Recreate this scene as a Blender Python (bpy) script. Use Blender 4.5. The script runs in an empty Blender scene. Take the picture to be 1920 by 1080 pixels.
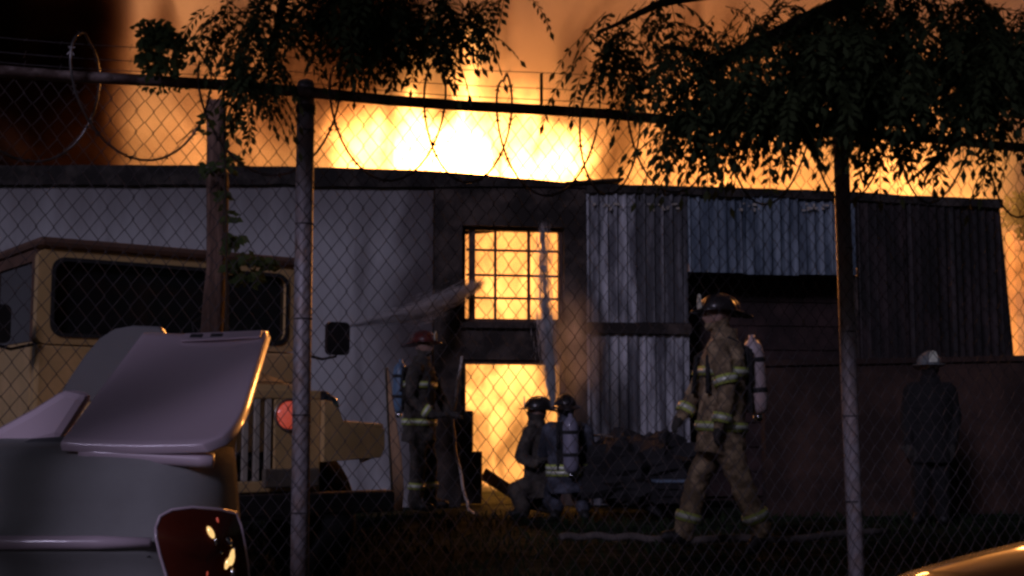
import bpy, bmesh, math, random
import numpy as np
from mathutils import Vector, Matrix, noise
R = math.radians
rnd = random.Random(7)
S = bpy.context.scene
C = S.collection

# ------------------------------------------------------------------ camera
CAMZ, F, PITCH = 0.95, 2400.0, math.atan(250 / 2400.0)
cam_d = bpy.data.cameras.new('camera'); cam = bpy.data.objects.new('camera', cam_d); C.objects.link(cam)
cam_d.sensor_width = 36; cam_d.lens = 36 * F / 1920; cam_d.clip_start = 0.05; cam_d.clip_end = 500
cam.location = (0, 0, CAMZ); cam.rotation_euler = (R(90) + PITCH, 0, 0)
S.camera = cam

# ------------------------------------------------------------------ night sky, dim lamp-glow sun, exposure
W = bpy.data.worlds.new('World'); S.world = W; W.use_nodes = True
wn = W.node_tree.nodes; wl = W.node_tree.links
sky = wn.new('ShaderNodeTexSky'); sky.sky_type = 'NISHITA'; sky.sun_disc = False
SUN_EL, SUN_AZ = 24.0, 205.0           # azimuth clockwise from +Y (the way the camera looks)
sky.sun_elevation = R(SUN_EL); sky.sun_rotation = R(SUN_AZ)
bg = wn['Background']; wl.new(sky.outputs[0], bg.inputs[0]); bg.inputs[1].default_value = 0.0022
sun_d = bpy.data.lights.new('sun', 'SUN'); sun = bpy.data.objects.new('sun', sun_d); C.objects.link(sun)
sun_d.energy = 0.62; sun_d.angle = R(11); sun_d.color = (0.74, 0.68, 1.0)
sd = Vector((math.sin(R(SUN_AZ)) * math.cos(R(SUN_EL)), math.cos(R(SUN_AZ)) * math.cos(R(SUN_EL)), math.sin(R(SUN_EL))))
sun.rotation_euler = sd.to_track_quat('Z', 'Y').to_euler()
S.view_settings.view_transform = 'Standard'; S.view_settings.look = 'None'
S.view_settings.exposure = 0; S.view_settings.gamma = 1; S.view_settings.use_curve_mapping = False
S.render.engine = 'CYCLES'
cy = S.cycles
cy.use_denoising = True; cy.max_bounces = 6; cy.diffuse_bounces = 2; cy.glossy_bounces = 3
cy.transparent_max_bounces = 16; cy.transmission_bounces = 4; cy.volume_bounces = 1
cy.volume_step_rate = 0.4; cy.volume_max_steps = 160; cy.sample_clamp_indirect = 4
cy.pixel_filter_type = 'BLACKMAN_HARRIS'; cy.filter_width = 2.7

# ------------------------------------------------------------------ pixel <-> world helpers
FWD = Vector((0, math.cos(PITCH), math.sin(PITCH))); UPV = Vector((0, -math.sin(PITCH), math.cos(PITCH))); RGT = Vector((1, 0, 0))
CAM = Vector((0, 0, CAMZ))
def ray(px, py):
    return FWD + RGT * ((px - 960) / F) + UPV * ((540 - py) / F)
def at(px, py, Y):
    r = ray(px, py); return CAM + r * (Y / r.y)
def on_plane(px, py, p0, n):
    r = ray(px, py); return CAM + r * ((p0 - CAM).dot(n) / r.dot(n))

# ------------------------------------------------------------------ materials
MATS = {}
def mat(name, col, rough=.7, metal=0.0, var=.25, scale=6.0, bump=.0, bscale=40.0, col2=None, stretch=None, spec=.5, coat=0.0, trans=0.0, c2lo=.45, c2hi=.65):
    if name in MATS: return MATS[name]
    m = bpy.data.materials.new(name); m.use_nodes = True
    n, l = m.node_tree.nodes, m.node_tree.links
    p = n['Principled BSDF']
    p.inputs['Roughness'].default_value = rough; p.inputs['Metallic'].default_value = metal
    p.inputs['Specular IOR Level'].default_value = spec
    p.inputs['Coat Weight'].default_value = coat; p.inputs['Coat Roughness'].default_value = .08
    p.inputs['Transmission Weight'].default_value = trans
    tc = n.new('ShaderNodeTexCoord'); mp = n.new('ShaderNodeMapping'); l.new(tc.outputs['Object'], mp.inputs[0])
    if stretch: mp.inputs['Scale'].default_value = stretch
    nz = n.new('ShaderNodeTexNoise'); nz.inputs['Scale'].default_value = scale; nz.inputs['Detail'].default_value = 6
    nz.inputs['Roughness'].default_value = .65; l.new(mp.outputs[0], nz.inputs['Vector'])
    cr = n.new('ShaderNodeValToRGB'); l.new(nz.outputs[0], cr.inputs[0])
    a = [max(0, c * (1 - var)) for c in col]; b = [min(1, c * (1 + var)) for c in (col2 or col)]
    cr.color_ramp.elements[0].position = c2lo if col2 else .3; cr.color_ramp.elements[1].position = c2hi if col2 else .7
    cr.color_ramp.elements[0].color = (*a, 1); cr.color_ramp.elements[1].color = (*b, 1)
    l.new(cr.outputs[0], p.inputs['Base Color'])
    if bump:
        nb = n.new('ShaderNodeTexNoise'); nb.inputs['Scale'].default_value = bscale; nb.inputs['Detail'].default_value = 4
        l.new(mp.outputs[0], nb.inputs['Vector'])
        bp = n.new('ShaderNodeBump'); bp.inputs['Strength'].default_value = bump; bp.inputs['Distance'].default_value = .02
        l.new(nb.outputs[0], bp.inputs['Height']); l.new(bp.outputs[0], p.inputs['Normal'])
    MATS[name] = m
    return m

mat('ground', (.016, .024, .016), 1.0, spec=.05, var=.5, scale=2.5, bump=.8, bscale=18, col2=(.024, .030, .020))
mat('grass', (.022, .034, .016), 1.0, spec=.05, var=.5, scale=9)
mat('plaster', (.46, .45, .45), .85, var=.06, scale=.8, bump=.2, bscale=30, col2=(.50, .50, .50), stretch=(1, 1, .5))
mat('soot', (.045, .034, .028), .9, var=.5, scale=2.2, bump=.3, col2=(.075, .055, .045))
mat('soot_plaster', (.05, .045, .045), .9, var=.4, scale=2.0, bump=.3, col2=(.16, .14, .14), c2lo=.5, c2hi=.8)
mat('fascia', (.030, .024, .020), .9, var=.5, scale=3, bump=.4, col2=(.05, .04, .034))
mat('sheet_blue', (.11, .15, .20), .55, .0, var=.3, scale=2.2, bump=.12, col2=(.24, .29, .34), stretch=(3.0, 1, .35), c2lo=.42, c2hi=.74)
mat('sheet_pale', (.17, .17, .19), .55, .0, var=.3, scale=2.0, bump=.12, col2=(.44, .44, .46), stretch=(2.6, 1, .35), c2lo=.42, c2hi=.60)
mat('sheet_grey', (.10, .10, .11), .6, .0, var=.3, scale=2.2, bump=.12, col2=(.24, .23, .24), stretch=(4.0, 1, .25), c2lo=.5, c2hi=.72)
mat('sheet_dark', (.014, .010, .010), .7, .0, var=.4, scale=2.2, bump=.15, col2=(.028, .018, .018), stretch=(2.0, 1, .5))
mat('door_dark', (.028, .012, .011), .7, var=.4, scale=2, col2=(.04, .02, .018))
mat('frame_dark', (.10, .055, .04), .6, .0, var=.3, scale=8)
mat('brown_wall', (.040, .020, .014), .9, var=.3, scale=1.5, bump=.3, col2=(.060, .031, .022))
mat('brick_wall', (.50, .36, .26), .9, var=.2, scale=4, bump=.3)
mat('galv', (.55, .50, .53), .5, .15, var=.3, scale=14, bump=.15, bscale=60, col2=(.28, .20, .17), c2lo=.45, c2hi=.7)
mat('rail_rust', (.14, .085, .07), .6, .3, var=.4, scale=10, bump=.2, col2=(.24, .18, .17))
mat('wire', (.085, .075, .078), .7, .0, var=.3, scale=30, spec=.2)
mat('razor', (.22, .20, .20), .4, .8, var=.3, scale=30)
mat('wood_post', (.13, .070, .048), .9, var=.4, scale=5, bump=.7, bscale=14, col2=(.19, .11, .08), stretch=(3, 3, .4))
mat('tan_paint', (.72, .47, .20), .45, var=.2, scale=4, bump=.08, coat=.25, col2=(.60, .38, .17))
mat('brown_roof', (.14, .075, .05), .7, var=.25, scale=4)
mat('black_glass', (.012, .013, .015), .08, var=.2, scale=2, spec=.7)
mat('rubber', (.018, .018, .018), .85, var=.3, scale=12, bump=.4, bscale=50)
mat('black_metal', (.018, .016, .016), .6, .2, var=.3, scale=9)
mat('chrome', (.75, .75, .76), .12, 1.0, var=.05)
mat('tarnished', (.42, .36, .30), .35, .8, var=.3, scale=10)
mat('bar_pale', (.50, .44, .36), .5, var=.15, scale=9)
mat('gear_black', (.010, .009, .009), .9, var=.35, scale=7, bump=.5, bscale=22)
mat('red_glint', (.95, .26, .20), .16, var=.3, scale=60, bump=.6, bscale=90, coat=1)  # reflected red strobe light put into colour and glow
MATS['red_glint'].node_tree.nodes['Principled BSDF'].inputs['Emission Color'].default_value = (1.0, .12, .06, 1); MATS['red_glint'].node_tree.nodes['Principled BSDF'].inputs['Emission Strength'].default_value = .28
mat('tinted_glass', (.16, .155, .16), .3, var=.1, scale=3, spec=.6)
mat('white_paint', (.78, .61, .69), .32, var=.035, scale=2, coat=.8)  # white with the pink cast of red beacons mixed into the colour
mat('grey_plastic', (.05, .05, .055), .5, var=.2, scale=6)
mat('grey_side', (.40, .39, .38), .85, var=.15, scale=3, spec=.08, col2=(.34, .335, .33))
mat('gold_glint', (.95, .62, .28), .10, 1.0, var=.1)  # warm reflected glints, given as colour and glow
MATS['gold_glint'].node_tree.nodes['Principled BSDF'].inputs['Emission Color'].default_value = (1.0, .60, .22, 1); MATS['gold_glint'].node_tree.nodes['Principled BSDF'].inputs['Emission Strength'].default_value = 1.1
mat('lamp_red', (.10, .015, .006), .12, var=.3, scale=6, coat=1.0)
mat('orange_lit_paint', (.10, .036, .012), .5, var=.1, scale=3, coat=.9)  # dark car paint with its orange reflection put into the colour
mat('gear_tan', (.30, .21, .12), .9, var=.4, scale=7, bump=.8, bscale=22, col2=(.40, .29, .17))
mat('gear_dark', (.060, .050, .040), .9, var=.35, scale=7, bump=.6, bscale=22, col2=(.09, .075, .06))
mat('gear_blue', (.050, .055, .075), .9, var=.35, scale=7, bump=.6, bscale=22, col2=(.085, .09, .115))
mat('gear_brown', (.10, .07, .052), .9, var=.35, scale=7, bump=.6, bscale=22, col2=(.14, .10, .078))
mat('glove', (.045, .040, .034), .85, var=.3, scale=20, bump=.4)
mat('boot', (.022, .021, .020), .55, var=.3, scale=14)
mat('skin', (.32, .19, .14), .6, var=.12, scale=14)
mat('helmet_black', (.022, .018, .017), .35, var=.3, scale=9, coat=.5)
mat('helmet_red', (.10, .018, .014), .35, var=.3, scale=9, coat=.5)
mat('helmet_white', (.17, .19, .19), .4, var=.15, scale=9, coat=.4)
mat('reflective', (.72, .74, .60), .3, .15, var=.2, scale=25)
mat('lime_trim', (.50, .58, .12), .6, var=.2, scale=25)
mat('tank_white', (.60, .50, .50), .35, var=.2, scale=9, col2=(.52, .36, .33), coat=.4)
mat('tank_blue', (.12, .20, .30), .35, var=.2, scale=9, coat=.4)
mat('tank_grey', (.26, .25, .32), .4, var=.2, scale=9, coat=.4)
mat('webbing', (.02, .02, .02), .9, var=.3, scale=20)
mat('hose', (.44, .38, .34), .8, var=.25, scale=14, bump=.3)  # pale tone of a rim-lit edge, light put into the colour
mat('hose_dirty', (.12, .10, .09), .9, var=.4, scale=9, bump=.3)
mat('board_tan', (.40, .23, .12), .7, var=.3, scale=4, stretch=(4, 4, .5), bump=.2)
mat('charred', (.030, .022, .018), .95, var=.5, scale=6, bump=.8, bscale=20)
mat('crate_blue', (.14, .19, .26), .7, var=.25, scale=5)
mat('junk_dark', (.015, .014, .015), .9, var=.5, scale=4, bump=.6)
mat('bark', (.045, .032, .022), .95, var=.4, scale=8, bump=.9, bscale=16, stretch=(3, 3, .5))
mat('asphalt', (.045, .045, .048), .95, var=.3, scale=14, bump=.4)

def leaf_mat(name, col, tr=.25):
    m = bpy.data.materials.new(name); m.use_nodes = True; n, l = m.node_tree.nodes, m.node_tree.links
    p = n['Principled BSDF']; p.inputs['Roughness'].default_value = .75; p.inputs['Specular IOR Level'].default_value = .12
    nz = n.new('ShaderNodeTexNoise'); nz.inputs['Scale'].default_value = 5; tc = n.new('ShaderNodeTexCoord'); l.new(tc.outputs['Object'], nz.inputs[0])
    cr = n.new('ShaderNodeValToRGB'); l.new(nz.outputs[0], cr.inputs[0])
    cr.color_ramp.elements[0].color = (*[c * .55 for c in col], 1); cr.color_ramp.elements[1].color = (*[c * 1.4 for c in col], 1)
    l.new(cr.outputs[0], p.inputs['Base Color'])
    t = n.new('ShaderNodeBsdfTranslucent'); l.new(cr.outputs[0], t.inputs[0])
    mx = n.new('ShaderNodeMixShader'); mx.inputs[0].default_value = tr
    l.new(p.outputs[0], mx.inputs[1]); l.new(t.outputs[0], mx.inputs[2]); l.new(mx.outputs[0], n['Material Output'].inputs[0])
    MATS[name] = m
leaf_mat('leaf', (.034, .046, .018)); leaf_mat('leaf_vine', (.055, .080, .028))

# ------------------------------------------------------------------ mesh builder
class MB:
    def __init__(s): s.v = []; s.f = []; s.mi = []; s.cur = 0
    def add(s, vs, fs):
        o = len(s.v); s.v += [tuple(x) for x in vs]
        s.f += [tuple(i + o for i in f) for f in fs]; s.mi += [s.cur] * len(fs); return s
    def box(s, lo, hi, M=None):
        x0, y0, z0 = lo; x1, y1, z1 = hi
        vs = [Vector(p) for p in ((x0,y0,z0),(x1,y0,z0),(x1,y1,z0),(x0,y1,z0),(x0,y0,z1),(x1,y0,z1),(x1,y1,z1),(x0,y1,z1))]
        if M is not None: vs = [M @ p for p in vs]
        return s.add(vs, [(0,3,2,1),(4,5,6,7),(0,1,5,4),(1,2,6,5),(2,3,7,6),(3,0,4,7)])
    def loft(s, rings, cap=True, closed=True):
        n = len(rings[0]); vs = [p for r in rings for p in r]; fs = []
        for i in range(len(rings) - 1):
            for j in range(n if closed else n - 1):
                a, b = i * n + j, i * n + (j + 1) % n
                fs.append((a, b, b + n, a + n))
        if cap:
            fs.append(tuple(range(n - 1, -1, -1))); fs.append(tuple((len(rings) - 1) * n + j for j in range(n)))
        return s.add(vs, fs)
    def tube(s, pts, rad, n=8, cap=True):
        pts = [Vector(p) for p in pts]; rings = []; N = len(pts)
        if not hasattr(rad, '__len__'): rad = [rad] * N
        t = (pts[1] - pts[0]).normalized(); up = Vector((0, 0, 1)) if abs(t.z) < .9 else Vector((1, 0, 0))
        side = t.cross(up).normalized()
        for i, p in enumerate(pts):
            t = (pts[min(i + 1, N - 1)] - pts[max(i - 1, 0)]).normalized()
            side = (side - t * side.dot(t)).normalized(); u = side.cross(t)
            rings.append([p + (side * math.cos(2 * math.pi * k / n) + u * math.sin(2 * math.pi * k / n)) * rad[i] for k in range(n)])
        return s.loft(rings, cap)
    def ell(s, c, rx, ry, rz, M=None, nu=14, nv=9):
        rings = []
        for i in range(nv + 1):
            th = math.pi * (i + .001) / (nv + .002)
            ring = [Vector((rx * math.sin(th) * math.cos(2*math.pi*k/nu), ry * math.sin(th) * math.sin(2*math.pi*k/nu), -rz * math.cos(th))) for k in range(nu)]
            rings.append([(M @ p if M is not None else p) + Vector(c) for p in ring])
        return s.loft(rings)
    def lathe(s, prof, n=20, M=None, cap=True):
        rings = []
        for r, z in prof:
            ring = [Vector((r * math.cos(2*math.pi*k/n), r * math.sin(2*math.pi*k/n), z)) for k in range(n)]
            rings.append([M @ p if M is not None else p for p in ring])
        return s.loft(rings, cap)
    def prism(s, poly, d):                 # planar polygon extruded by vector d
        poly = [Vector(p) for p in poly]; d = Vector(d); n = len(poly)
        vs = poly + [p + d for p in poly]
        return s.add(vs, [tuple(range(n - 1, -1, -1)), tuple(range(n, 2 * n))] + [(i, (i + 1) % n, (i + 1) % n + n, i + n) for i in range(n)])
    def mesh(s, name, mats, smooth=False):
        me = bpy.data.meshes.new(name); me.from_pydata(s.v, [], s.f)
        for m in ([mats] if isinstance(mats, str) else mats): me.materials.append(MATS[m])
        if len(me.materials) > 1: me.polygons.foreach_set('material_index', s.mi)
        bm = bmesh.new(); bm.from_mesh(me); bmesh.ops.recalc_face_normals(bm, faces=bm.faces); bm.to_mesh(me); bm.free()
        if smooth: me.polygons.foreach_set('use_smooth', [True] * len(me.polygons))
        me.update(); return me
    def build(s, name, mats, parent=None, smooth=False, bevel=0, **kw):
        o = bpy.data.objects.new(name, s.mesh(name, mats, smooth)); C.objects.link(o); o.parent = parent
        if bevel:
            b = o.modifiers.new('bevel', 'BEVEL'); b.width = bevel; b.segments = 2; b.limit_method = 'ANGLE'
        for k, v in kw.items(): o[k] = v
        return o
def empty(name, loc=(0, 0, 0), rz=0, **kw):
    o = bpy.data.objects.new(name, None); C.objects.link(o); o.location = loc; o.rotation_euler = (0, 0, rz); o.empty_display_size = .1
    for k, v in kw.items(): o[k] = v
    bpy.context.view_layer.update()
    return o
def thing(name, label, cat, loc=(0, 0, 0), rz=0, group=None):
    kw = dict(label=label, category=cat, kind='thing')
    if group: kw['group'] = group
    return empty(name, loc, rz, **kw)

# ================================================================== GROUND
g = MB(); N = 60
gx = [-200, -80, -40] + [-20 + 40 * i / N for i in range(N + 1)] + [40, 80, 200]
gy = [-60, -20, -5] + [40 * i / N for i in range(N + 1)] + [80, 250]
gv = []
for y in gy:
    for x in gx:
        z = .035 * noise.noise(Vector((x * .8, y * .8, 0))) if (5.5 < y < 14 and abs(x) < 10) else 0
        gv.append((x, y, z - .03))
nx = len(gx)
g.add(gv, [(j*nx+i, j*nx+i+1, (j+1)*nx+i+1, (j+1)*nx+i) for j in range(len(gy)-1) for i in range(nx-1)])
g.build('ground', 'ground', smooth=True, kind='structure')
st = MB(); st.box((-60, -20, -.2), (60, 3.9, -.012), Matrix.Rotation(R(17.2), 4, 'Z')); st.build('pavement', 'asphalt', kind='structure')
gr = MB()
for i in range(9000):
    x = rnd.uniform(-5.5, 6.5); y = rnd.uniform(5.3, 13.6)
    if y < 5.2 + .31 * x: continue
    h = rnd.uniform(.015, .06); a = rnd.uniform(0, 6.28); w = .006
    dx, dy = math.cos(a) * w, math.sin(a) * w; lx, ly = rnd.uniform(-.05, .05), rnd.uniform(-.05, .05)
    gr.add([(x - dx, y - dy, -.04), (x + dx, y + dy, -.04), (x + lx * .5 + dx * .7, y + ly * .5 + dy * .7, h * .6), (x + lx, y + ly, h)], [(0, 1, 2), (0, 2, 3)])
gr.build('grass', 'grass', kind='stuff', label='sparse dark grass on the yard behind the fence', category='grass')

class NG:
    def __init__(s, n, l): s.n, s.l = n, l
    def m(s, op, a, b=None, c=None, clamp=False):
        d = s.n.new('ShaderNodeMath'); d.operation = op; d.use_clamp = clamp
        for i, x in enumerate((a, b, c)):
            if x is None: continue
            if isinstance(x, (int, float)): d.inputs[i].default_value = x
            else: s.l.new(x, d.inputs[i])
        return d.outputs[0]
    def noise(s, vec, scale, off=(0, 0, 0), sc=(1, 1, 1), detail=3, dist=0):
        mp = s.n.new('ShaderNodeMapping'); mp.inputs['Location'].default_value = off; mp.inputs['Scale'].default_value = sc
        s.l.new(vec, mp.inputs[0]); t = s.n.new('ShaderNodeTexNoise'); t.inputs['Scale'].default_value = scale
        t.inputs['Detail'].default_value = detail; t.inputs['Distortion'].default_value = dist
        s.l.new(mp.outputs[0], t.inputs['Vector']); return t.outputs[0]
    def blob(s, vec, c, r, lo=1.0, hi=0.0):   # 1 inside, 0 outside soft ellipsoid
        mp = s.n.new('ShaderNodeMapping'); mp.vector_type = 'POINT'
        mp.inputs['Location'].default_value = [-c[i] / r[i] for i in range(3)]; mp.inputs['Scale'].default_value = [1 / x for x in r]
        s.l.new(vec, mp.inputs[0]); ln = s.n.new('ShaderNodeVectorMath'); ln.operation = 'LENGTH'; s.l.new(mp.outputs[0], ln.inputs[0])
        return s.smooth(ln.outputs['Value'], lo, hi)
    def smooth(s, v, a, b):                   # smoothstep: value a -> 0, value b -> 1
        mr = s.n.new('ShaderNodeMapRange'); mr.interpolation_type = 'SMOOTHSTEP'
        s.l.new(v, mr.inputs[0])
        if a < b: mr.inputs[1].default_value = a; mr.inputs[2].default_value = b; mr.inputs[3].default_value = 0; mr.inputs[4].default_value = 1
        else: mr.inputs[1].default_value = b; mr.inputs[2].default_value = a; mr.inputs[3].default_value = 1; mr.inputs[4].default_value = 0
        return mr.outputs[0]
def soot_mask(name, u_edge, soft):
    m = MATS[name]; n, l = m.node_tree.nodes, m.node_tree.links; p = n['Principled BSDF']; src = p.inputs['Base Color'].links[0].from_socket
    G = NG(n, l); tc = n.new('ShaderNodeTexCoord'); sx = n.new('ShaderNodeSeparateXYZ'); l.new(tc.outputs['Object'], sx.inputs[0])
    nz = G.noise(tc.outputs['Object'], .9, (4, 0, 2), (1, 1, .55), 6, .4); nz2 = G.noise(tc.outputs['Object'], 1.6, (1, 0, 9), (1.8, 1, .3), 5, .3)
    a = G.smooth(G.m('ADD', sx.outputs[0], G.m('MULTIPLY_ADD', nz, 1.6, -.8)), u_edge - soft, u_edge + soft * .35)
    b = G.m('MULTIPLY', G.smooth(nz2, .46, .74), .55)
    c = G.m('MULTIPLY', G.smooth(G.m('ADD', sx.outputs[2], G.m('MULTIPLY_ADD', nz2, 1.4, -.7)), 2.7, 3.7), .6)
    f = G.m('MAXIMUM', G.m('MAXIMUM', G.m('MULTIPLY', a, .93), b), c)
    mx = n.new('ShaderNodeMix'); mx.data_type = 'RGBA'; l.new(f, mx.inputs[0]); l.new(src, mx.inputs[6]); mx.inputs[7].default_value = (.075, .058, .058, 1)
    l.new(mx.outputs[2], p.inputs['Base Color'])
# ================================================================== BURNING BUILDING
WA = math.atan(.17); W0 = Vector((0, 15.1, 0)); WD = Vector((math.cos(WA), math.sin(WA), 0)); WN = Vector((-math.sin(WA), math.cos(WA), 0))
def uz(px, py, v=0.0):
    p = on_plane(px, py, W0 + WN * v, WN); d = p - W0
    return d.dot(WD), p.z
bld = thing('burning_warehouse', 'low burning warehouse with pale left wall and corrugated metal right side, roof ablaze', 'building', W0, WA)
def wbox(mb, px0, px1, py0, py1, v0, v1, z0=None, z1=None):
    u0, zt = uz((px0), py0, v0); u1, _ = uz(px1, py0, v0); _, zb = uz(px0, py1, v0)
    return mb.box((u0, v0, zb if z0 is None else z0), (u1, v1, zt if z1 is None else z1))
ZTOP = uz(960, 330)[1]
def U(px, v=0.0): return uz(px, 500, v)[0]
def Z(py, px=960, v=0.0): return uz(px, py, v)[1]
ULEFT = -11.0
zw0, zw1 = Z(605, 960), Z(425, 960)          # window sill / head
zd1 = Z(675, 960)                            # door head
FB = Z(350, 960)                             # bottom of the fascia
# pale left wall, soot-stained towards the burning bay
soot_mask('plaster', U(775), .55)
m = MB(); m.box((ULEFT, 0, -.1), (U(812), .28, FB + .02)); m.build('pale_wall', 'plaster', bld)
# plinth line under the pale wall
m = MB(); m.box((ULEFT, -.02, -.1), (U(810), -.002, Z(640, 700))); m.build('plinth', 'plaster', bld)
# centre bay
m = MB()
m.box((U(814), -.03, -.1), (U(866), .30, FB + .04))
m.box((U(1057), -.03, -.1), (U(1098), .30, FB + .04))
m.box((U(866) + .002, -.028, zw1), (U(1057) - .002, .298, FB + .038))
m.box((U(866) + .002, -.028, zd1), (U(1057) - .002, .298, zw0))
m.build('sooty_bay', 'soot', bld)
# fascia / parapet along the whole roof edge, slightly buckled
def strip_top(px):
    pts = [(-600, 308), (0, 310), (300, 309), (590, 313), (700, 316), (800, 319), (900, 327), (1000, 336), (1060, 341), (1110, 344), (1300, 349), (1600, 359), (1700, 366), (1880, 373)]
    for (a, b), (c, d) in zip(pts, pts[1:]):
        if a <= px <= c: return b + (d - b) * (px - a) / (c - a)
    return pts[-1][1]
def fascia(pa, pb, dz0, v0, name, material, bot_px):
    m = MB(); top = []; botr = []
    n = 36
    rings = []
    for i in range(n + 1):
        px = pa + (pb - pa) * i / n; u, z = uz(px, strip_top(px), v0)
        z += .012 * noise.noise(Vector((u * 3.1, 0, 0)))
        zb = uz(px, bot_px(px), v0)[1] + .03 * noise.noise(Vector((u * 1.7, 4, 0)))
        rings.append([Vector((u, v0, zb)), Vector((u, v0, z)), Vector((u, v0 + .45, z + .01)), Vector((u, v0 + .45, zb))])
    m.loft(rings); return m.build(name, material, bld)
fascia(-600, 1098, 0, -.06, 'fascia_board', 'fascia', lambda p: 346 if p < 560 else 350)
fascia(1100, 1880, 0, -.06, 'fascia_board', 'fascia', lambda p: strip_top(p) + 16)
# roof sheet lip sticking up near the middle
m = MB(); a = uz(1060, 343, -.1); b = uz(1170, 332, -.1)
m.prism([(a[0], -.1, a[1] - .02), (b[0], -.1, b[1] - .035), (b[0], -.1, b[1] - .005), (a[0], -.1, a[1] + .02)], (0, .7, 0)); m.build('bent_roof_sheet', 'fascia', bld)
# window
win = empty('window'); win.parent = bld
m = MB()
u0, u1 = U(866), U(1057)
for (a, b, c, d) in ((u0 + .004, u0 + .05, zw0, zw1), (u1 - .05, u1 - .004, zw0, zw1), (u0 + .052, u1 - .052, zw0, zw0 + .05), (u0 + .052, u1 - .052, zw1 - .045, zw1)):
    m.box((a, .06, c), (b, .14, d))
m.build('window_frame', 'frame_dark', win)
for px, w in ((887, .075), (931, .03), (994, .036)):
    m = MB(); m.box((U(px) - w / 2, .08, zw0 + .051), (U(px) + w / 2, .12, zw1 - .046)); m.build('glazing_bar', 'frame_dark', win)
for py, pa, pb in ((468, 868, 1055), (515, 868, 1055), (558, 868, 1055)):
    m = MB(); z = Z(py); m.box((U(pa) + .052, .085, z - .014), (U(pb) - .04, .115, z + .014)); m.build('glazing_bar', 'frame_dark', win)
m = MB(); m.prism([(U(868), .15, zw1), (U(868), .15, zw1 - .09), (U(925), .15, zw1 - .055), (U(965), .15, zw1 - .01), (U(965), .15, zw1)], (0, .02, 0)); m.build('charred_blind', 'charred', win)
m = MB(); m.box((u0 - .03, -.09, zw0 - .07), (u1 + .03, -.031, zw0 - .002)); m.build('sill', 'soot', win)
# doorway lining
drw = empty('doorway'); drw.parent = bld
m = MB()
m.box((u0 + .003, .02, 0), (u0 + .055, .16, zd1 - .001)); m.box((u1 - .055, .02, 0), (u1 - .003, .16, zd1 - .001)); m.box((u0 + .057, .02, zd1 - .05), (u1 - .057, .16, zd1 - .001))
m.build('door_frame', 'frame_dark', drw)
# corrugated metal sheets on the right
def sheet(pxa, pxb, za, zb, material, v=0.0, pitch=.115, amp=.016):
    ua, ub = U(pxa), U(pxb); n = max(4, int((ub - ua) / pitch * 6)); m = MB(); front = []; back = []
    for i in range(n + 1):
        u = ua + (ub - ua) * i / n; ph = (u / pitch) % 1.0
        w = 1 if ph < .18 else (max(0, 1 - (ph - .18) / .12) if ph < .30 else (0 if ph < .88 else (ph - .88) / .12))
        front.append((u, v - amp * 2 * w))
    zs = [za, za + (zb - za) * .5, zb]
    rings = []
    for z in zs:
        dv = .012 * math.sin(z * 3 + pxa)
        rings.append([Vector((u, vv + dv, z)) for u, vv in front] + [Vector((u, v + .03 + dv, z)) for u, vv in reversed(front)])
    m.loft(rings); return m.build('metal_sheet', material, bld)
zf = FB + .05
zm = Z(606, 1200)
sheet(1100, 1192, zm, zf, 'sheet_pale'); sheet(1194, 1289, zm + .01, zf, 'sheet_grey', -.012)
sheet(1100, 1196, -.05, zm - .13, 'sheet_pale', -.006); sheet(1198, 1290, -.05, zm - .13, 'sheet_pale', .01)
zh = Z(513, 1440)
sheet(1291, 1392, zh, zf, 'sheet_blue', .0); sheet(1394, 1498, zh - .015, zf, 'sheet_blue', -.014); sheet(1500, 1606, zh, zf, 'sheet_blue', .004)
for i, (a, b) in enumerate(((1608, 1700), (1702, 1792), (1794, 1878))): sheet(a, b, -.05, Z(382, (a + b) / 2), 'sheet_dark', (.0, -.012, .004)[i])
m = MB(); m.box((U(1098), -.075, zm - .13), (U(1291), -.034, zm - .0)); m.build('trim_board', 'soot', bld)
# recessed dark door in the shade of the wide opening
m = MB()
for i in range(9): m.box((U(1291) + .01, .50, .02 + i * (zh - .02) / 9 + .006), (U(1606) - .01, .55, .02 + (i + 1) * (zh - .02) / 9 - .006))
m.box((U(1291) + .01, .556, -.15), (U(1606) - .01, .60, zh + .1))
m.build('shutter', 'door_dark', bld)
m = MB(); m.box((U(1286), .04, -.05), (U(1291), .6, zh)); m.box((U(1606), .04, -.05), (U(1612), .6, zh)); m.box((U(1291), .035, zh), (U(1606), .6, zh + .1)); m.build('opening_reveal', 'soot', bld)
m = MB(); m.box((U(1098), .035, zh + .105), (U(1880), .12, FB + .03)); m.box((U(1098), .035, -.05), (U(1285), .12, zh + .1)); m.box((U(1613), .035, -.05), (U(1880), .12, zh + .1)); m.build('backing_boards', 'soot', bld)
# side return wall on the far right and raked verge
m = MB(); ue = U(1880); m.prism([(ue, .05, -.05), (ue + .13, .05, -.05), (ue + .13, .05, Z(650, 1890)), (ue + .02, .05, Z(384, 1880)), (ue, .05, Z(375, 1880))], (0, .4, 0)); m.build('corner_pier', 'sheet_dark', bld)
# back and side walls that enclose the fire
m = MB(); m.box((ULEFT, 6.6, -.1), (ue, 6.85, 2.4)); m.build('back_wall', 'soot', bld)
# pale flecks of torn flashing under the right fascia
fl = MB()
for i in range(46):
    px = rnd.choice([rnd.uniform(1205, 1285), rnd.uniform(1370, 1445), rnd.uniform(1500, 1570), rnd.uniform(1110, 1190)])
    u, z = uz(px, rnd.uniform(383, 397), -.04); w = rnd.uniform(.012, .05); h = rnd.uniform(.01, .035)
    fl.box((u, -.058, z), (u + w, -.047, z + h))
fl.build('torn_flashing', 'bar_pale', bld, kind='stuff')

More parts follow.
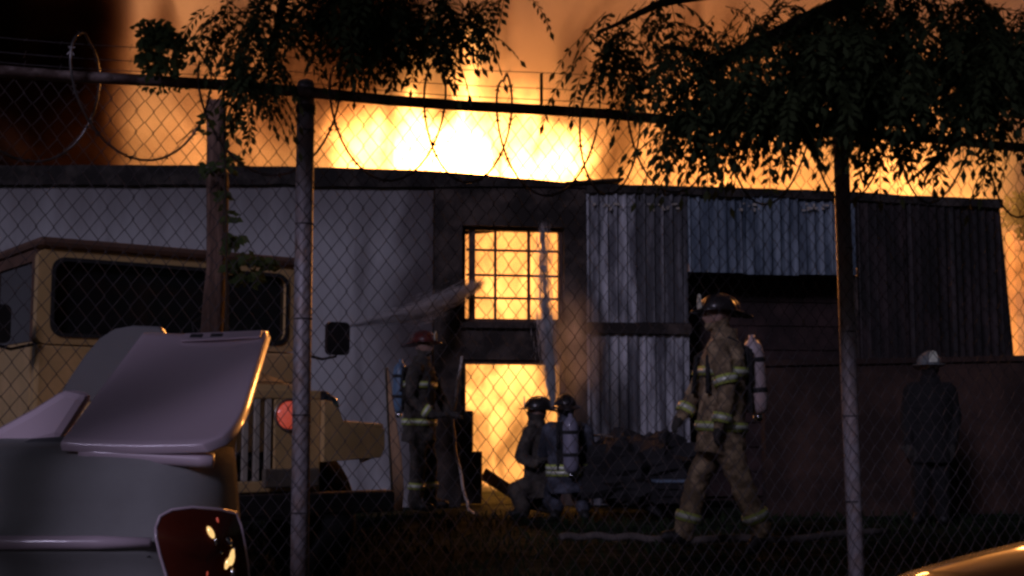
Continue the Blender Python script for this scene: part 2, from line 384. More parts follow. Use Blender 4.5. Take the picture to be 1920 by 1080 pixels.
# ================================================================== FIRE AND SMOKE (real volumes, real fire light)
def vol_nodes(m):
    m.use_nodes = True; n, l = m.node_tree.nodes, m.node_tree.links
    n.clear(); out = n.new('ShaderNodeOutputMaterial'); tc = n.new('ShaderNodeTexCoord')
    geo = n.new('ShaderNodeNewGeometry')
    return n, l, out, geo.outputs['Position']
# --- flames
fm = bpy.data.materials.new('flames'); n, l, out, P = vol_nodes(fm); G = NG(n, l)
sp = n.new('ShaderNodeSeparateXYZ'); l.new(P, sp.inputs[0]); X, Y, Zc = sp.outputs
wmp = n.new('ShaderNodeMapping'); wmp.inputs['Scale'].default_value = (1, .2, .8); l.new(P, wmp.inputs[0])
wv = n.new('ShaderNodeTexNoise'); wv.inputs['Scale'].default_value = 1.3; wv.inputs['Detail'].default_value = 4; l.new(wmp.outputs[0], wv.inputs['Vector'])
wo = n.new('ShaderNodeVectorMath'); wo.operation = 'MULTIPLY_ADD'; l.new(wv.outputs['Color'], wo.inputs[0]); wo.inputs[1].default_value = (1.9, 1.2, 2.2); wo.inputs[2].default_value = (-.95, -.6, -1.1)
wp2 = n.new('ShaderNodeVectorMath'); wp2.operation = 'ADD'; l.new(P, wp2.inputs[0]); l.new(wo.outputs[0], wp2.inputs[1]); PW = wp2.outputs[0]
nz = G.noise(PW, 1.1, (3, 1, -2), (1, .2, .5), 5, .6)
nzs = G.smooth(nz, .34, .66)
core = G.blob(PW, (-.95, 18.2, 4.55), (2.0, 1.6, 1.55), 1.0, .25)
core5 = G.blob(PW, (-.75, 18.2, 5.5), (1.5, 1.3, 1.6), 1.0, .1)
core2 = G.blob(PW, (.45, 18.2, 4.35), (.95, 1.4, .85), 1.0, .25)
core3 = G.blob(PW, (2.95, 18.2, 4.25), (.85, 1.2, .62), 1.0, .1)
core4 = G.blob(PW, (5.6, 18.2, 4.05), (1.2, 1.2, .5), 1.0, .1)
spw = n.new('ShaderNodeSeparateXYZ'); l.new(PW, spw.inputs[0])
band = G.m('MULTIPLY', G.smooth(spw.outputs[2], 5.3, 4.3), G.smooth(X, -3.4, -1.6))
fine = G.smooth(G.noise(PW, 2.4, (1, 5, -3), (1, .12, .42), 5, .7), .38, .64)
low = G.m('MULTIPLY', G.smooth(Zc, 3.7, 1.9), G.m('MULTIPLY_ADD', fine, .8, .6))
E = G.m('MULTIPLY', G.m('MULTIPLY', G.m('ADD', core, core2), 17.0), G.smooth(Zc, 3.75, 4.35))
E = G.m('ADD', E, G.m('MULTIPLY', core5, 6.0))
E = G.m('ADD', E, G.m('MULTIPLY', G.m('ADD', core3, G.m('MULTIPLY', core4, .6)), 1.3))
E = G.m('ADD', E, G.m('MULTIPLY', band, .50))
E = G.m('MULTIPLY', E, G.m('MULTIPLY', G.m('MULTIPLY_ADD', nzs, 1.2, .15), G.m('MULTIPLY_ADD', fine, 1.3, .22)))
E = G.m('ADD', E, G.m('MULTIPLY', G.m('MULTIPLY_ADD', low, .25, .085), G.m('MULTIPLY_ADD', fine, .8, .55)))
E = G.m('MULTIPLY', E, G.smooth(Zc, 7.2, 5.0))
ve = n.new('ShaderNodeEmission'); ve.inputs[0].default_value = (1.0, .385, .085, 1); l.new(E, ve.inputs[1])
va = n.new('ShaderNodeVolumeAbsorption'); va.inputs[0].default_value = (.25, .12, .05, 1); l.new(G.m('MULTIPLY_ADD', G.smooth(G.noise(PW, .9, (9, 4, 6), (1, .15, .6), 5, .5), .50, .70), .75, .08), va.inputs[1])
ad = n.new('ShaderNodeAddShader'); l.new(ve.outputs[0], ad.inputs[0]); l.new(va.outputs[0], ad.inputs[1]); l.new(ad.outputs[0], out.inputs['Volume'])
MATS['flames'] = fm
m = MB(); m.box((-6.6, 16.9, .02), (7.0, 19.6, 7.2)); fo = m.build('fire', 'flames', kind='stuff', label='bright orange and white flames rising through the roof of the warehouse', category='fire')
# --- fire-lit smoke and black smoke
sm = bpy.data.materials.new('smoke'); n, l, out, P = vol_nodes(sm); G = NG(n, l)
sp = n.new('ShaderNodeSeparateXYZ'); l.new(P, sp.inputs[0]); X, Y, Zc = sp.outputs
nz = G.smooth(G.noise(P, .45, (1, 0, 5), (1, .25, .6), 6, .8), .34, .66)
den = G.m('MULTIPLY_ADD', nz, .46, .05)
pv = n.new('ShaderNodeVolumePrincipled'); pv.inputs['Color'].default_value = (.80, .70, .62, 1); l.new(den, pv.inputs['Density']); pv.inputs['Anisotropy'].default_value = .0
l.new(pv.outputs[0], out.inputs['Volume']); MATS['smoke'] = sm
m = MB(); m.box((-13, 19.7, 2.6), (13, 24.5, 10.5)); m.build('smoke', 'smoke', kind='stuff', label='pale smoke glowing orange behind the flames', category='smoke')
bm_ = bpy.data.materials.new('black_smoke'); n, l, out, P = vol_nodes(bm_); G = NG(n, l)
sp = n.new('ShaderNodeSeparateXYZ'); l.new(P, sp.inputs[0]); X, Y, Zc = sp.outputs
wob = G.m('MULTIPLY_ADD', G.noise(P, .8, (2, 0, 1), (1, 1, .5), 3), .5, -.25)
Xw = G.m('ADD', X, wob)
left = G.m('MULTIPLY', G.smooth(Xw, -4.85, -5.45), 6.0)
# leaning brown plume
axis = G.m('SUBTRACT', Xw, G.m('MULTIPLY_ADD', Zc, .42, -4.35))
pl = G.m('MULTIPLY', G.smooth(axis, .62, .10), G.smooth(axis, -1.35, -.7))
pl = G.m('MULTIPLY', pl, G.smooth(Zc, 4.2, 5.3))
pl = G.m('MULTIPLY', pl, 3.2)
roll = G.smooth(G.noise(P, .75, (7, 3, 2), (1, .3, .8), 6, 1.1), .48, .70)
up = G.m('MULTIPLY', G.m('MULTIPLY', G.smooth(Zc, 4.6, 6.2), roll), 2.2)
nz = G.m('MULTIPLY_ADD', G.smooth(G.noise(P, 1.0, (5, 2, 0), (1, 1, .6), 4, .5), .3, .7), .9, .5)
den = G.m('MULTIPLY', G.m('ADD', G.m('ADD', left, pl), up), nz)
va = n.new('ShaderNodeVolumeAbsorption'); va.inputs[0].default_value = (.22, .10, .055, 1); l.new(den, va.inputs[1])
l.new(va.outputs[0], out.inputs['Volume']); MATS['black_smoke'] = bm_
m = MB(); m.box((-9.5, 16.05, 3.55), (2.5, 16.85, 8.5)); m.build('black_smoke', 'black_smoke', kind='stuff', label='dark smoke column standing before the glow at the end of the roof', category='smoke')
# --- the fire's own light
def fire_light(x, y, z, power, size=.5, col=(1.0, .38, .085)):
    d = bpy.data.lights.new('fire_light', 'POINT'); d.energy = power; d.shadow_soft_size = size; d.color = col
    o = bpy.data.objects.new('fire_light', d); C.objects.link(o); o.location = (x, y, z); o.parent = None
fire_light(-.8, 19.0, 5.4, 950, .6); fire_light(3.4, 19.0, 5.0, 760, .5); fire_light(6.5, 19.0, 5.0, 560, .4)
fire_light(-4.3, 19.0, 6.0, 1150, .5, (1.0, .44, .15)); fire_light(-.4, 17.6, 1.6, 40, .4)

# neighbouring fire-lit brick wall, end of the lane
nb = thing('brick_wall', 'pale brick wall lit orange by the fire beyond the dark end of the warehouse', 'wall')
pa = at(1899, 432, 20.2); pb = at(1990, 650, 20.2)
m = MB(); m.box((pa.x, 20.2, -.1), (pb.x + 1, 20.5, pa.z)); m.build('mortar_core', 'brick_wall', nb)
bmsh = MB(); bmsh.box((0, 0, 0), (.34, .02, .145)); bme = bmsh.mesh('brick', 'brick_wall')
zz = .6; r_ = 0
while zz < pa.z - .15:
    for k in range(3):
        o = bpy.data.objects.new('brick', bme); C.objects.link(o); o.parent = nb
        o.location = (pa.x + .01 + k * .36 + (.17 if r_ % 2 else 0), 20.178, zz)
    zz += .17; r_ += 1

# low brown wall in front of the right side
lw = thing('low_brown_wall', 'low reddish brown yard wall running past the dark metal cladding', 'wall')
a = at(1432, 676, 13.4); b = at(2050, 664, 13.9)
m = MB(); m.prism([(a.x, 13.4, -.1), (b.x, 13.9, -.1), (b.x, 13.9, b.z - .06), (a.x, 13.4, a.z - .06)], (0, .22, 0)); m.build('wall_body', 'brown_wall', lw)
m = MB(); m.prism([(a.x - .03, 13.36, a.z - .058), (b.x, 13.86, b.z - .058), (b.x, 13.86, b.z), (a.x - .03, 13.36, a.z)], (0, .30, 0)); m.build('coping', 'brown_wall', lw)


# ================================================================== CHAIN LINK FENCE
FP = Vector((0, 5.0, 0)); FDIR = Vector((1, .31, 0)).normalized(); FN = Vector((-FDIR.y, FDIR.x, 0)); FA = math.atan(.31)
def fu(px, py=540, off=0.0):
    p = on_plane(px, py, FP + FN * off, FN); return (p - FP).dot(FDIR), p.z
RZ = fu(960, 203)[1]
fence = thing('chain_link_fence', 'tall chain link fence on galvanised posts with a rusty top rail', 'fence', FP, FA)
UA, UB = -2.9, 4.3
m = MB(); pts = [(UA + (UB - UA) * i / 24, 0, RZ + .006 * math.sin(i * 1.3)) for i in range(25)]
m.tube(pts, .021, 10); m.build('top_rail', 'rail_rust', fence, smooth=True)
u1, u2 = fu(572, 540)[0], fu(1601, 660)[0]
for k, (u, lean) in enumerate(((u1, .006), (u2, .018), (2 * u1 - u2, 0))):
    m = MB(); m.tube([(u + lean, .045, -.1), (u, .045, RZ * .5), (u - lean * .5, .045, RZ + .02)], .034, 14); po = m.build('post', 'galv', fence, smooth=True)
    m = MB(); m.lathe([(.0365, 0), (.037, .02), (.028, .045), (.002, .055)], 14, Matrix.Translation((u - lean * .5, .045, RZ + .012))); m.build('post_cap', 'galv', po, smooth=True)
    m = MB(); m.lathe([(.039, 0), (.040, .03), (.039, .031)], 14, Matrix.Translation((u - lean * .4, .045, RZ - .07)), cap=False); m.build('rail_band', 'rail_rust', po, smooth=True)
    for q in range(6):
        zz = .25 + q * .36
        m = MB(); m.lathe([(.0352, 0), (.0365, .003), (.0352, .006)], 12, Matrix.Translation((u, .045, zz)), cap=False); m.build('tie_wire', 'wire', po)
DW, DH = .0302, .080
zt = MB(); pts = []
nseg = int((RZ - .05) / (DH / 2))
for i in range(nseg + 1):
    pts.append((DW / 2 * (1 if i % 2 else -1) * 1.03, .004 * (1 if i % 2 else -1), RZ - .03 - i * DH / 2))
zt.tube(pts, .0018, 4); wire_me = zt.mesh('wire', 'wire')
i = 0; u = UA
while u < UB - .6:
    o = bpy.data.objects.new('wire', wire_me); C.objects.link(o); o.parent = fence
    o.location = (u, -.006, .006 * math.sin(u * 1.1)); o.scale = (1 if i % 2 else -1, 1, 1); o.rotation_euler = (rnd.uniform(-.004, .004), .004 * math.sin(u * 2.3) + rnd.uniform(-.002, .002), 0)
    i += 1; u += DW
# barbed strands above the rail
def barb_strand(pfun, name='barbed_wire'):
    m = MB(); L = 60
    pts = [pfun(i / L) for i in range(L + 1)]; m.tube(pts, .0017, 5)
    for i in range(1, L, 1):
        p = Vector(pts[i]); a = rnd.uniform(0, 3.1)
        d = Vector((.3, math.cos(a), math.sin(a))).normalized() * .014
        m.tube([p - d, p + d], .0011, 4)
    return m.build(name, 'wire', fence)
for dz, sag in ((.135, .02), (.075, .012), (.032, .006)):
    barb_strand(lambda t, dz=dz, sag=sag: (UA + (UB - UA) * t, -.02, RZ + dz - sag * math.sin(t * 9) + .006 * math.sin(t * 31)))
for px in (1012, 330, 1700):
    u = fu(px, 170)[0]; m = MB(); m.box((u - .004, -.03, RZ + .02), (u + .004, -.012, RZ + .145)); m.build('wire_bracket', 'rail_rust', fence)
# razor coil slung on the rail
rz = thing('razor_wire_coil', 'loose coil of razor wire hanging round the fence top rail', 'razor wire', FP, FA)
loops = [(-2.0, .16), (-1.62, .17), (-1.2, .15), (-.70, .15), (-.30, .175), (-.04, .165), (.36, .165), (.50, .17), (.95, .16), (1.35, .15), (1.75, .15), (2.2, .15), (2.7, .15)]
m = MB(); pts = []
per = 28
for k in range(len(loops) - 1):
    (ua, ra), (ub, rb) = loops[k], loops[k + 1]
    for j in range(per):
        t = j / per; a = 2 * math.pi * t + math.pi / 2; r = ra + (rb - ra) * t
        r *= 1.28; cz = RZ - .09 + .025 * math.sin(k * 2.1)
        pts.append(Vector((ua + (ub - ua) * t + r * .62 * math.cos(a), .05 + r * .55 * math.cos(a + .5) - .01, cz + r * 1.02 * math.sin(a))))
m.tube(pts, .0048, 5); m.build('core_wire', 'razor', rz, smooth=True)
m = MB()
for i in range(2, len(pts) - 2, 3):
    p = pts[i]; t = (pts[i + 1] - pts[i - 1]).normalized(); s_ = t.cross(Vector((.2, 1, .3))).normalized()
    m.add([p - t * .016 + s_ * .014, p - t * .008, p + t * .008, p + t * .016 + s_ * .014, p + t * .016 - s_ * .014, p - t * .016 - s_ * .014], [(0, 1, 5), (1, 2, 3), (1, 2, 4)])
m.build('blade', 'razor', rz, kind='stuff')
m = MB(); k0 = pts[per * 6 - 9]

# ================================================================== BROWN POST WITH VINE
pp = at(400, 560, 6.1)
wp = thing('wooden_post', 'rough brown wooden post overgrown with a thin vine behind the fence', 'post', (pp.x, 6.1, 0))
ztop = at(400, 190, 6.1).z
m = MB(); prof = []
rings = []
for i in range(14):
    z = -.15 + (ztop + .15) * i / 13; w = .047 + .004 * math.sin(i * 1.9); ox = .012 * math.sin(i * .8)
    rings.append([Vector((ox + w * math.copysign(abs(math.cos(a)) ** .5, math.cos(a)), w * math.copysign(abs(math.sin(a)) ** .5, math.sin(a)), z)) for a in [2 * math.pi * (k + .5) / 12 for k in range(12)]])
m.loft(rings); m.build('shaft', 'wood_post', wp, smooth=True)
m = MB(); m.box((-.055, -.055, at(400, 318, 6.1).z - .012), (.055, .055, at(400, 318, 6.1).z + .015)); m.build('band', 'rail_rust', wp)

# ================================================================== LEAVES
def pinnate(m, base, dirv, L, nl=8, ll=.045, lw=.013, droop=.9):
    """one compound leaf: a bending stalk with paired leaflets"""
    p = Vector(base); d = Vector(dirv).normalized(); step = L / nl; pts = [p.copy()]
    for k in range(nl):
        d = (d + Vector((0, 0, -droop / nl))).normalized(); q = p + d * step
        side = d.cross(Vector((0, 0, 1)))
        if side.length < .1: side = Vector((1, 0, 0))
        side.normalize(); upv = side.cross(d)
        for sgn in (-1, 1):
            if k == 0: continue
            sc = (1 - .5 * abs(k / nl - .55)) * rnd.uniform(.8, 1.15)
            ld = (side * sgn * rnd.uniform(.75, 1.1) + d * rnd.uniform(.4, .8) + Vector((0, 0, -rnd.uniform(0, .6)))).normalized()
            wv = ld.cross(upv + Vector((rnd.uniform(-.5, .5), rnd.uniform(-.5, .5), 0)));
            if wv.length < .05: continue
            wv.normalize(); b = p + ld * .004
            m.add([b, b + ld * ll * sc * .45 + wv * lw * sc, b + ld * ll * sc, b + ld * ll * sc * .45 - wv * lw * sc], [(0, 1, 2, 3)])
        pts.append(q); p = q
    wv = d.cross(Vector((.3, 1, .2))).normalized()
    m.add([p, p + d * ll * .5 + wv * lw, p + d * ll * 1.1, p + d * ll * .5 - wv * lw], [(0, 1, 2, 3)])
    for a, b in zip(pts[::2], pts[2::2]):
        m.tube([a, b], .0018, 3, cap=False)
def cluster(m, px, py, rx, ry, Y0, Y1, n, L=(.16, .30), down=.3, ll=.038, lw=.0085, bias=None):
    for _ in range(n):
        while True:
            a, b = rnd.uniform(-1, 1), rnd.uniform(-1, 1)
            if a * a + b * b < 1: break
        Y = rnd.uniform(Y0, Y1); p = at(px + a * rx, py + b * ry, Y)
        az = rnd.uniform(0, 6.283); d = Vector((math.cos(az), math.sin(az) * .7, rnd.uniform(-.6, .35) - down))
        if bias: d += Vector(bias)
        pinnate(m, p, d, rnd.uniform(*L), rnd.choice((6, 7, 8, 9)), ll * rnd.uniform(.8, 1.2), lw, rnd.uniform(.7, 1.8))
def limbs(m, paths):
    for pts, r0, r1 in paths:
        k = len(pts); fine = []
        for i in range(k - 1):
            for t in range(6):
                a, b = Vector(pts[i]), Vector(pts[i + 1]); q = a.lerp(b, t / 6)
                q += Vector((noise.noise(q * 3), noise.noise(q * 3 + Vector((5, 0, 0))), noise.noise(q * 3 + Vector((0, 7, 0))))) * .03
                fine.append(q)
        fine.append(Vector(pts[-1])); n_ = len(fine)
        m.tube(fine, [r0 + (r1 - r0) * (i / (n_ - 1)) ** .8 for i in range(n_)], 7)
# right tree
tr = thing('overhanging_tree', 'dark leafy tree overhanging the fence round its far post, feathery leaves drooping', 'tree', (3.1, 3.9, 0))
def rel(o, p): return Vector(p) - o.location
m = MB()
T = Vector((3.1, 3.9, 0))
J1 = Vector((2.7, 4.2, 2.3)); J2 = Vector((1.9, 4.4, 2.75))
limbs(m, [([p - T for p in (Vector((3.1, 3.9, -.2)), Vector((3.05, 3.95, 1.2)), J1, Vector((2.9, 4.1, 3.6)), Vector((2.5, 4.2, 4.6)))], .16, .05),
          ([p - T for p in (J1, J2, at(1500, 40, 4.5), at(1350, 120, 4.5), at(1240, 90, 4.5))], .075, .008),
          ([p - T for p in (J2, at(1420, -40, 4.4), at(1240, 10, 4.4), at(1120, 60, 4.4))], .04, .005),
          ([p - T for p in (J1, at(1800, 120, 4.6), at(1650, 180, 4.6), at(1560, 230, 4.6))], .05, .006),
          ([p - T for p in (J1, at(1880, 200, 4.7), at(1765, 280, 4.7), at(1700, 345, 4.7))], .028, .004),
          ([p - T for p in (at(1765, 280, 4.7), at(1740, 320, 4.7), at(1728, 352, 4.7))], .010, .003),
          ([p - T for p in (at(1560, 180, 4.6), at(1400, 230, 4.6), at(1310, 250, 4.6))], .02, .004)])
m.build('trunk', 'bark', tr, smooth=True)
m = MB()
for a in ((1480, 95, 200, 105, 4.0, 4.9, 270), (1720, 75, 240, 110, 4.0, 5.0, 430), (1880, 110, 110, 110, 4.1, 5.0, 130), (1380, 170, 110, 70, 4.1, 4.8, 90), (1560, 180, 180, 40, 4.2, 4.9, 70),
          (1250, 40, 70, 60, 4.1, 4.7, 26), (1150, 60, 60, 40, 4.2, 4.7, 24), (1110, 100, 30, 25, 4.2, 4.7, 7), (1230, 120, 50, 40, 4.2, 4.7, 16),
          (1300, 200, 40, 50, 4.2, 4.6, 22), (1300, 245, 26, 25, 4.3, 4.6, 10), (1690, 250, 60, 20, 4.4, 4.8, 14), (1640, 235, 30, 16, 4.4, 4.8, 7), (1900, 270, 30, 30, 4.4, 4.8, 8)):
    cluster(m, *a, L=(.16, .30), ll=.044, lw=.0095)
def shading_crown(m, c, r, n):  # unseen leaf clusters added overhead to shade the visible leaves
    for _ in range(n):
        d = Vector((rnd.gauss(0, 1), rnd.gauss(0, 1), rnd.gauss(0, 1))).normalized() * rnd.random() ** .4
        p = Vector((c[0] + d.x * r[0], c[1] + d.y * r[1], c[2] + d.z * r[2])); az = rnd.uniform(0, 6.28)
        pinnate(m, p, (math.cos(az), math.sin(az), -.2), .3, 7, .075, .02, 1.0)
shading_crown(m, (1.9, 3.6, 3.9), (1.6, 1.0, 1.0), 500); shading_crown(m, (.85, 3.05, 3.5), (1.8, .9, .42), 1000)
m.v = [tuple(Vector(v) - T) for v in m.v]
m.build('crown', 'leaf', tr)
# left tree, trunk beside the street out of view
T = Vector((-1.55, 1.5, 0))
tl = thing('street_tree', 'dark feathery foliage hanging down over the fence before the dark smoke plume', 'tree', T)
m = MB(); J1 = Vector((-1.5, 1.8, 2.5))
limbs(m, [([p - T for p in (T + Vector((0, 0, -.2)), Vector((-1.58, 1.6, 1.3)), J1, Vector((-1.2, 2.2, 3.6)), Vector((-.9, 2.4, 4.4)))], .13, .04),
          ([p - T for p in (J1, Vector((-1.2, 2.9, 2.9)), at(560, -60, 4.1), at(660, 20, 4.2), at(800, 60, 4.2))], .06, .006),
          ([p - T for p in (Vector((-1.2, 2.9, 2.9)), at(600, -120, 4.2), at(780, -60, 4.3), at(930, -10, 4.3))], .04, .005),
          ([p - T for p in (at(560, -60, 4.1), at(520, 60, 4.2), at(490, 160, 4.3))], .022, .004)])
m.build('trunk', 'bark', tl, smooth=True)
m = MB()
for a in ((600, 0, 130, 50, 3.8, 4.5, 80), (720, 15, 120, 45, 3.9, 4.5, 85), (820, 15, 80, 35, 3.9, 4.5, 44), (930, -12, 60, 18, 4.0, 4.5, 10), (490, 75, 50, 75, 3.9, 4.4, 46), (475, 165, 36, 46, 4.0, 4.4, 14), (700, 50, 60, 35, 4.0, 4.4, 26), (800, 80, 35, 25, 4.0, 4.4, 9), (880, 50, 30, 20, 4.0, 4.4, 7), (450, 20, 60, 60, 3.9, 4.4, 26)):
    cluster(m, *a, L=(.13, .24))
shading_crown(m, (-1.3, 2.65, 3.45), (1.1, .8, .40), 550)  # added out of view to shade the left foliage
m.v = [tuple(Vector(v) - T) for v in m.v]
m.build('crown', 'leaf', tl)
# vine sprig on the rail, vine on the post
def leafy(m, px, py, rx, ry, Y, n, size=.03):
    for _ in range(n):
        a = rnd.uniform(0, 6.283); r = math.sqrt(rnd.random()); p = at(px + rx * r * math.cos(a), py + ry * r * math.sin(a), Y + rnd.uniform(-.08, .08))
        d = Vector((rnd.uniform(-1, 1), rnd.uniform(-.5, .5), rnd.uniform(-1, .2))).normalized(); w = d.cross(Vector((rnd.uniform(-.5, .5), 1, rnd.uniform(-.5, .5)))).normalized(); sc = size * rnd.uniform(.6, 1.3)
        m.add([p, p + d * sc * .5 + w * sc * .33, p + d * sc * 1.15, p + d * sc * .5 - w * sc * .33], [(0, 1, 2, 3)])
b0 = at(345, 160, 4.42)
vn = thing('climbing_vine', 'bushy vine sprig growing above the top rail before the glowing smoke', 'vine', (b0.x, 4.42, 0))
T = Vector((b0.x, 4.42, 0)); m = MB()
for pts, r in (([at(420, 900, 4.5), at(425, 500, 4.5), at(420, 172, 4.45), at(375, 100, 4.42), at(320, 60, 4.42), at(270, 62, 4.42)], .004), ([at(345, 88, 4.42), at(400, 100, 4.42), at(470, 110, 4.42)], .0022), ([at(420, 172, 4.45), at(380, 230, 4.42), at(330, 270, 4.42)], .0022)):
    m.tube([p - T for p in pts], r, 6)
m.build('stem', 'bark', vn)
m = MB(); leafy(m, 300, 85, 42, 48, 4.42, 190, .034); leafy(m, 285, 62, 36, 28, 4.42, 60, .03); leafy(m, 340, 80, 26, 14, 4.42, 26, .03); leafy(m, 300, 135, 40, 10, 4.42, 40, .025)
leafy(m, 392, 225, 18, 30, 4.45, 14, .03); leafy(m, 300, 165, 50, 6, 4.45, 30, .02)
m.v = [tuple(Vector(v) - T) for v in m.v]; m.build('foliage', 'leaf_vine', vn)
T = Vector((at(425, 500, 5.9).x, 5.9, 0))
vp = thing('post_vine', 'thin leafy vine climbing the brown wooden post', 'vine', T)
m = MB(); m.tube([p - T for p in (at(424, 1200, 5.9), at(428, 520, 5.9), at(418, 420, 5.9), at(424, 330, 5.95), at(412, 250, 5.98))], .005, 6); m.build('stem', 'bark', vp)
m = MB()
for a in ((432, 410, 10, 14, 10), (440, 455, 16, 18, 22), (425, 370, 10, 16, 10), (470, 495, 45, 18, 60), (432, 300, 14, 20, 20), (440, 240, 10, 30, 16), (400, 312, 20, 12, 22), (460, 520, 30, 14, 26)):
    leafy(m, *a[:4], 5.92, a[4], .045)
m.v = [tuple(Vector(v) - T) for v in m.v]; m.build('foliage', 'leaf_vine', vp)

# ================================================================== TAN OFF-ROADER
jp = thing('off_road_truck', 'old tan off-road truck with slotted grille, flat fenders and brown roof', 'truck', (-1.46, 7.1, 0), math.atan2(.6, .8))
def jb(name, material, lo, hi, parent=None, bevel=.015):
    m = MB(); m.box(lo, hi); return m.build(name, material, parent or jp, bevel=bevel)
# hood
m = MB(); rings = []
for y, hw, z in ((0, .43, 1.12), (.05, .445, 1.155), (.5, .49, 1.23), (1.0, .56, 1.32), (1.06, .57, 1.33)):
    rings.append([Vector((-hw, y, .78)), Vector((-hw, y, z - .10)), Vector((-hw + .05, y, z - .03)), Vector((-hw * .6, y, z)), Vector((hw * .6, y, z)), Vector((hw - .05, y, z - .03)), Vector((hw, y, z - .10)), Vector((hw, y, .78))])
m.loft(rings); hood = m.build('hood', 'tan_paint', jp, bevel=.008)
m = MB(); m.box((-.40, .10, 1.17), (.40, .115, 1.174)); m.build('hood_seam', 'black_metal', hood)
# grille: bars between open slots, dark radiator behind
gl = empty('grille', (0, 0, 0)); gl.parent = jp
m = MB(); m.box((-.40, .015, .60), (.40, .03, 1.08)); m.build('radiator', 'black_metal', gl)
m = MB()
m.box((-.44, -.03, 1.075), (.44, .01, 1.125)); m.box((-.44, -.03, .56), (.44, .01, .622)); m.box((-.44, -.03, .623), (-.26, .01, 1.074)); m.box((.15, -.03, .623), (.44, .01, 1.074))
m.build('grille_panel', 'tan_paint', gl, bevel=.008)
for k in range(6):
    x = -.26 + .41 * (k + .5) / 6
    m = MB(); m.box((x - .014, -.028, .623), (x + .014, .008, 1.074)); m.build('grille_bar', 'bar_pale', gl)
for sx in (-1, 1):
    hl = empty('headlight', (sx * .235 if sx > 0 else -.355, -.03, .985)); hl.parent = jp
    M = Matrix.Rotation(R(90), 4, 'X')
    m = MB(); m.lathe([(.088, -.01), (.094, .012), (.086, .02), (.078, .012)], 24, M, cap=False); m.build('bezel', 'tarnished', hl, smooth=True)
    m = MB(); m.lathe([(.079, .002), (.074, .014), (.05, .026), (.02, .032), (.002, .033)], 24, M); m.build('lens', 'red_glint', hl, smooth=True)
    # flat fender
    fd = empty('fender'); fd.parent = jp; x0, x1 = (.46, .84) if sx > 0 else (-.84, -.46)
    m = MB(); m.prism([(x0, -.06, .925), (x1, -.06, .905), (x1, 1.05, .955), (x0, 1.05, .975)], (0, 0, .03)); m.build('fender_top', 'tan_paint', fd, bevel=.01)
    m = MB(); m.prism([(sx * a_, -.075, b_) for a_, b_ in ((.435, 1.07), (.49, 1.06), (.535, 1.02), (.56, .955), (.60, .93), (.84, .905), (.84, .79), (.81, .74), (.435, .72))], (0, .045, 0)); m.build('fender_face', 'tan_paint', fd, bevel=.006)
    if sx > 0:
        m = MB(); m.prism([(x1 - .01, -.045, .90), (x1 - .01, .20, .92), (x1 - .01, .20, .70), (x1 - .01, -.045, .76)], (.012, 0, 0)); m.build('fender_side', 'tan_paint', fd)
        m = MB(); m.ell((.55, .16, 1.03), .075, .09, .10); m.build('side_lamp', 'black_metal', jp, smooth=True)
        m = MB(); m.lathe([(.055, 0), (.06, .01), (.05, .018), (.002, .02)], 18, Matrix.Translation((.55, .075, 1.04)) @ M); m.build('lamp_glass', 'chrome', jp, smooth=True)
    wh = empty('wheel', (sx * .66, .50, .37)); wh.parent = jp; M2 = Matrix.Rotation(R(90), 4, 'Y')
    m = MB(); m.lathe([(.21, -.12), (.34, -.125), (.38, -.09), (.385, 0), (.38, .09), (.34, .125), (.21, .12)], 32, M2); m.build('tyre', 'rubber', wh, smooth=True)
    m = MB(); m.lathe([(.20, -.06), (.205, .122), (.17, .10), (.08, .07), (.03, .09), (.002, .09)], 24, M2 if sx > 0 else Matrix.Rotation(R(-90), 4, 'Y')); m.build('rim', 'tarnished', wh, smooth=True)
    wh2 = empty('wheel', (sx * .68, 2.75, .37)); wh2.parent = jp
    m = MB(); m.lathe([(.21, -.12), (.34, -.125), (.38, -.09), (.385, 0), (.38, .09), (.34, .125), (.21, .12)], 32, M2); m.build('tyre', 'rubber', wh2, smooth=True)
jb('bumper', 'black_metal', (-.80, -.26, .44), (.80, -.14, .56))
m = MB(); m.box((.06, -.10, .585), (.40, -.06, .69)); m.build('tow_plate', 'tarnished', jp, bevel=.01)
jb('chassis', 'black_metal', (-.40, 0.05, .40), (.40, 3.2, .70), bevel=0)
# cowl and windshield frame
m = MB(); m.prism([(-.84, 1.065, .72), (.84, 1.065, .72), (.84, 1.065, 1.40), (-.84, 1.065, 1.40)], (0, .10, 0)); m.build('cowl', 'tan_paint', jp, bevel=.02)
ws = empty('windshield'); ws.parent = jp
def rrect(hw, z0, z1, r, n=6):
    out = []
    for cx, cz, a0 in ((hw - r, z1 - r, 0), (-hw + r, z1 - r, 90), (-hw + r, z0 + r, 180), (hw - r, z0 + r, 270)):
        for k in range(n + 1):
            a = R(a0 + 90 * k / n); out.append((cx + r * math.cos(a), cz + r * math.sin(a)))
    return out
oi = rrect(.76, 1.455, 1.905, .075); oo = rrect(.845, 1.402, 1.965, .06)
m = MB(); nn = len(oi)
vs = [Vector((x, 1.06, z)) for x, z in oo] + [Vector((x, 1.055, z)) for x, z in oi] + [Vector((x, 1.13, z)) for x, z in oo] + [Vector((x, 1.13, z)) for x, z in oi]
fs = []
for k in range(nn):
    j = (k + 1) % nn; fs += [(k, j, nn + j, nn + k), (2 * nn + k, 3 * nn + k, 3 * nn + j, 2 * nn + j), (k, 2 * nn + k, 2 * nn + j, j), (nn + k, nn + j, 3 * nn + j, 3 * nn + k)]
m.add(vs, fs); m.build('windshield_frame', 'tan_paint', ws)
m = MB(); m.prism([(x * 1.01, 1.10, z) for x, z in oi], (0, .006, 0)); m.build('pane', 'black_glass', ws)
gsk = rrect(.772, 1.443, 1.917, .08); oi2 = rrect(.748, 1.467, 1.893, .07)
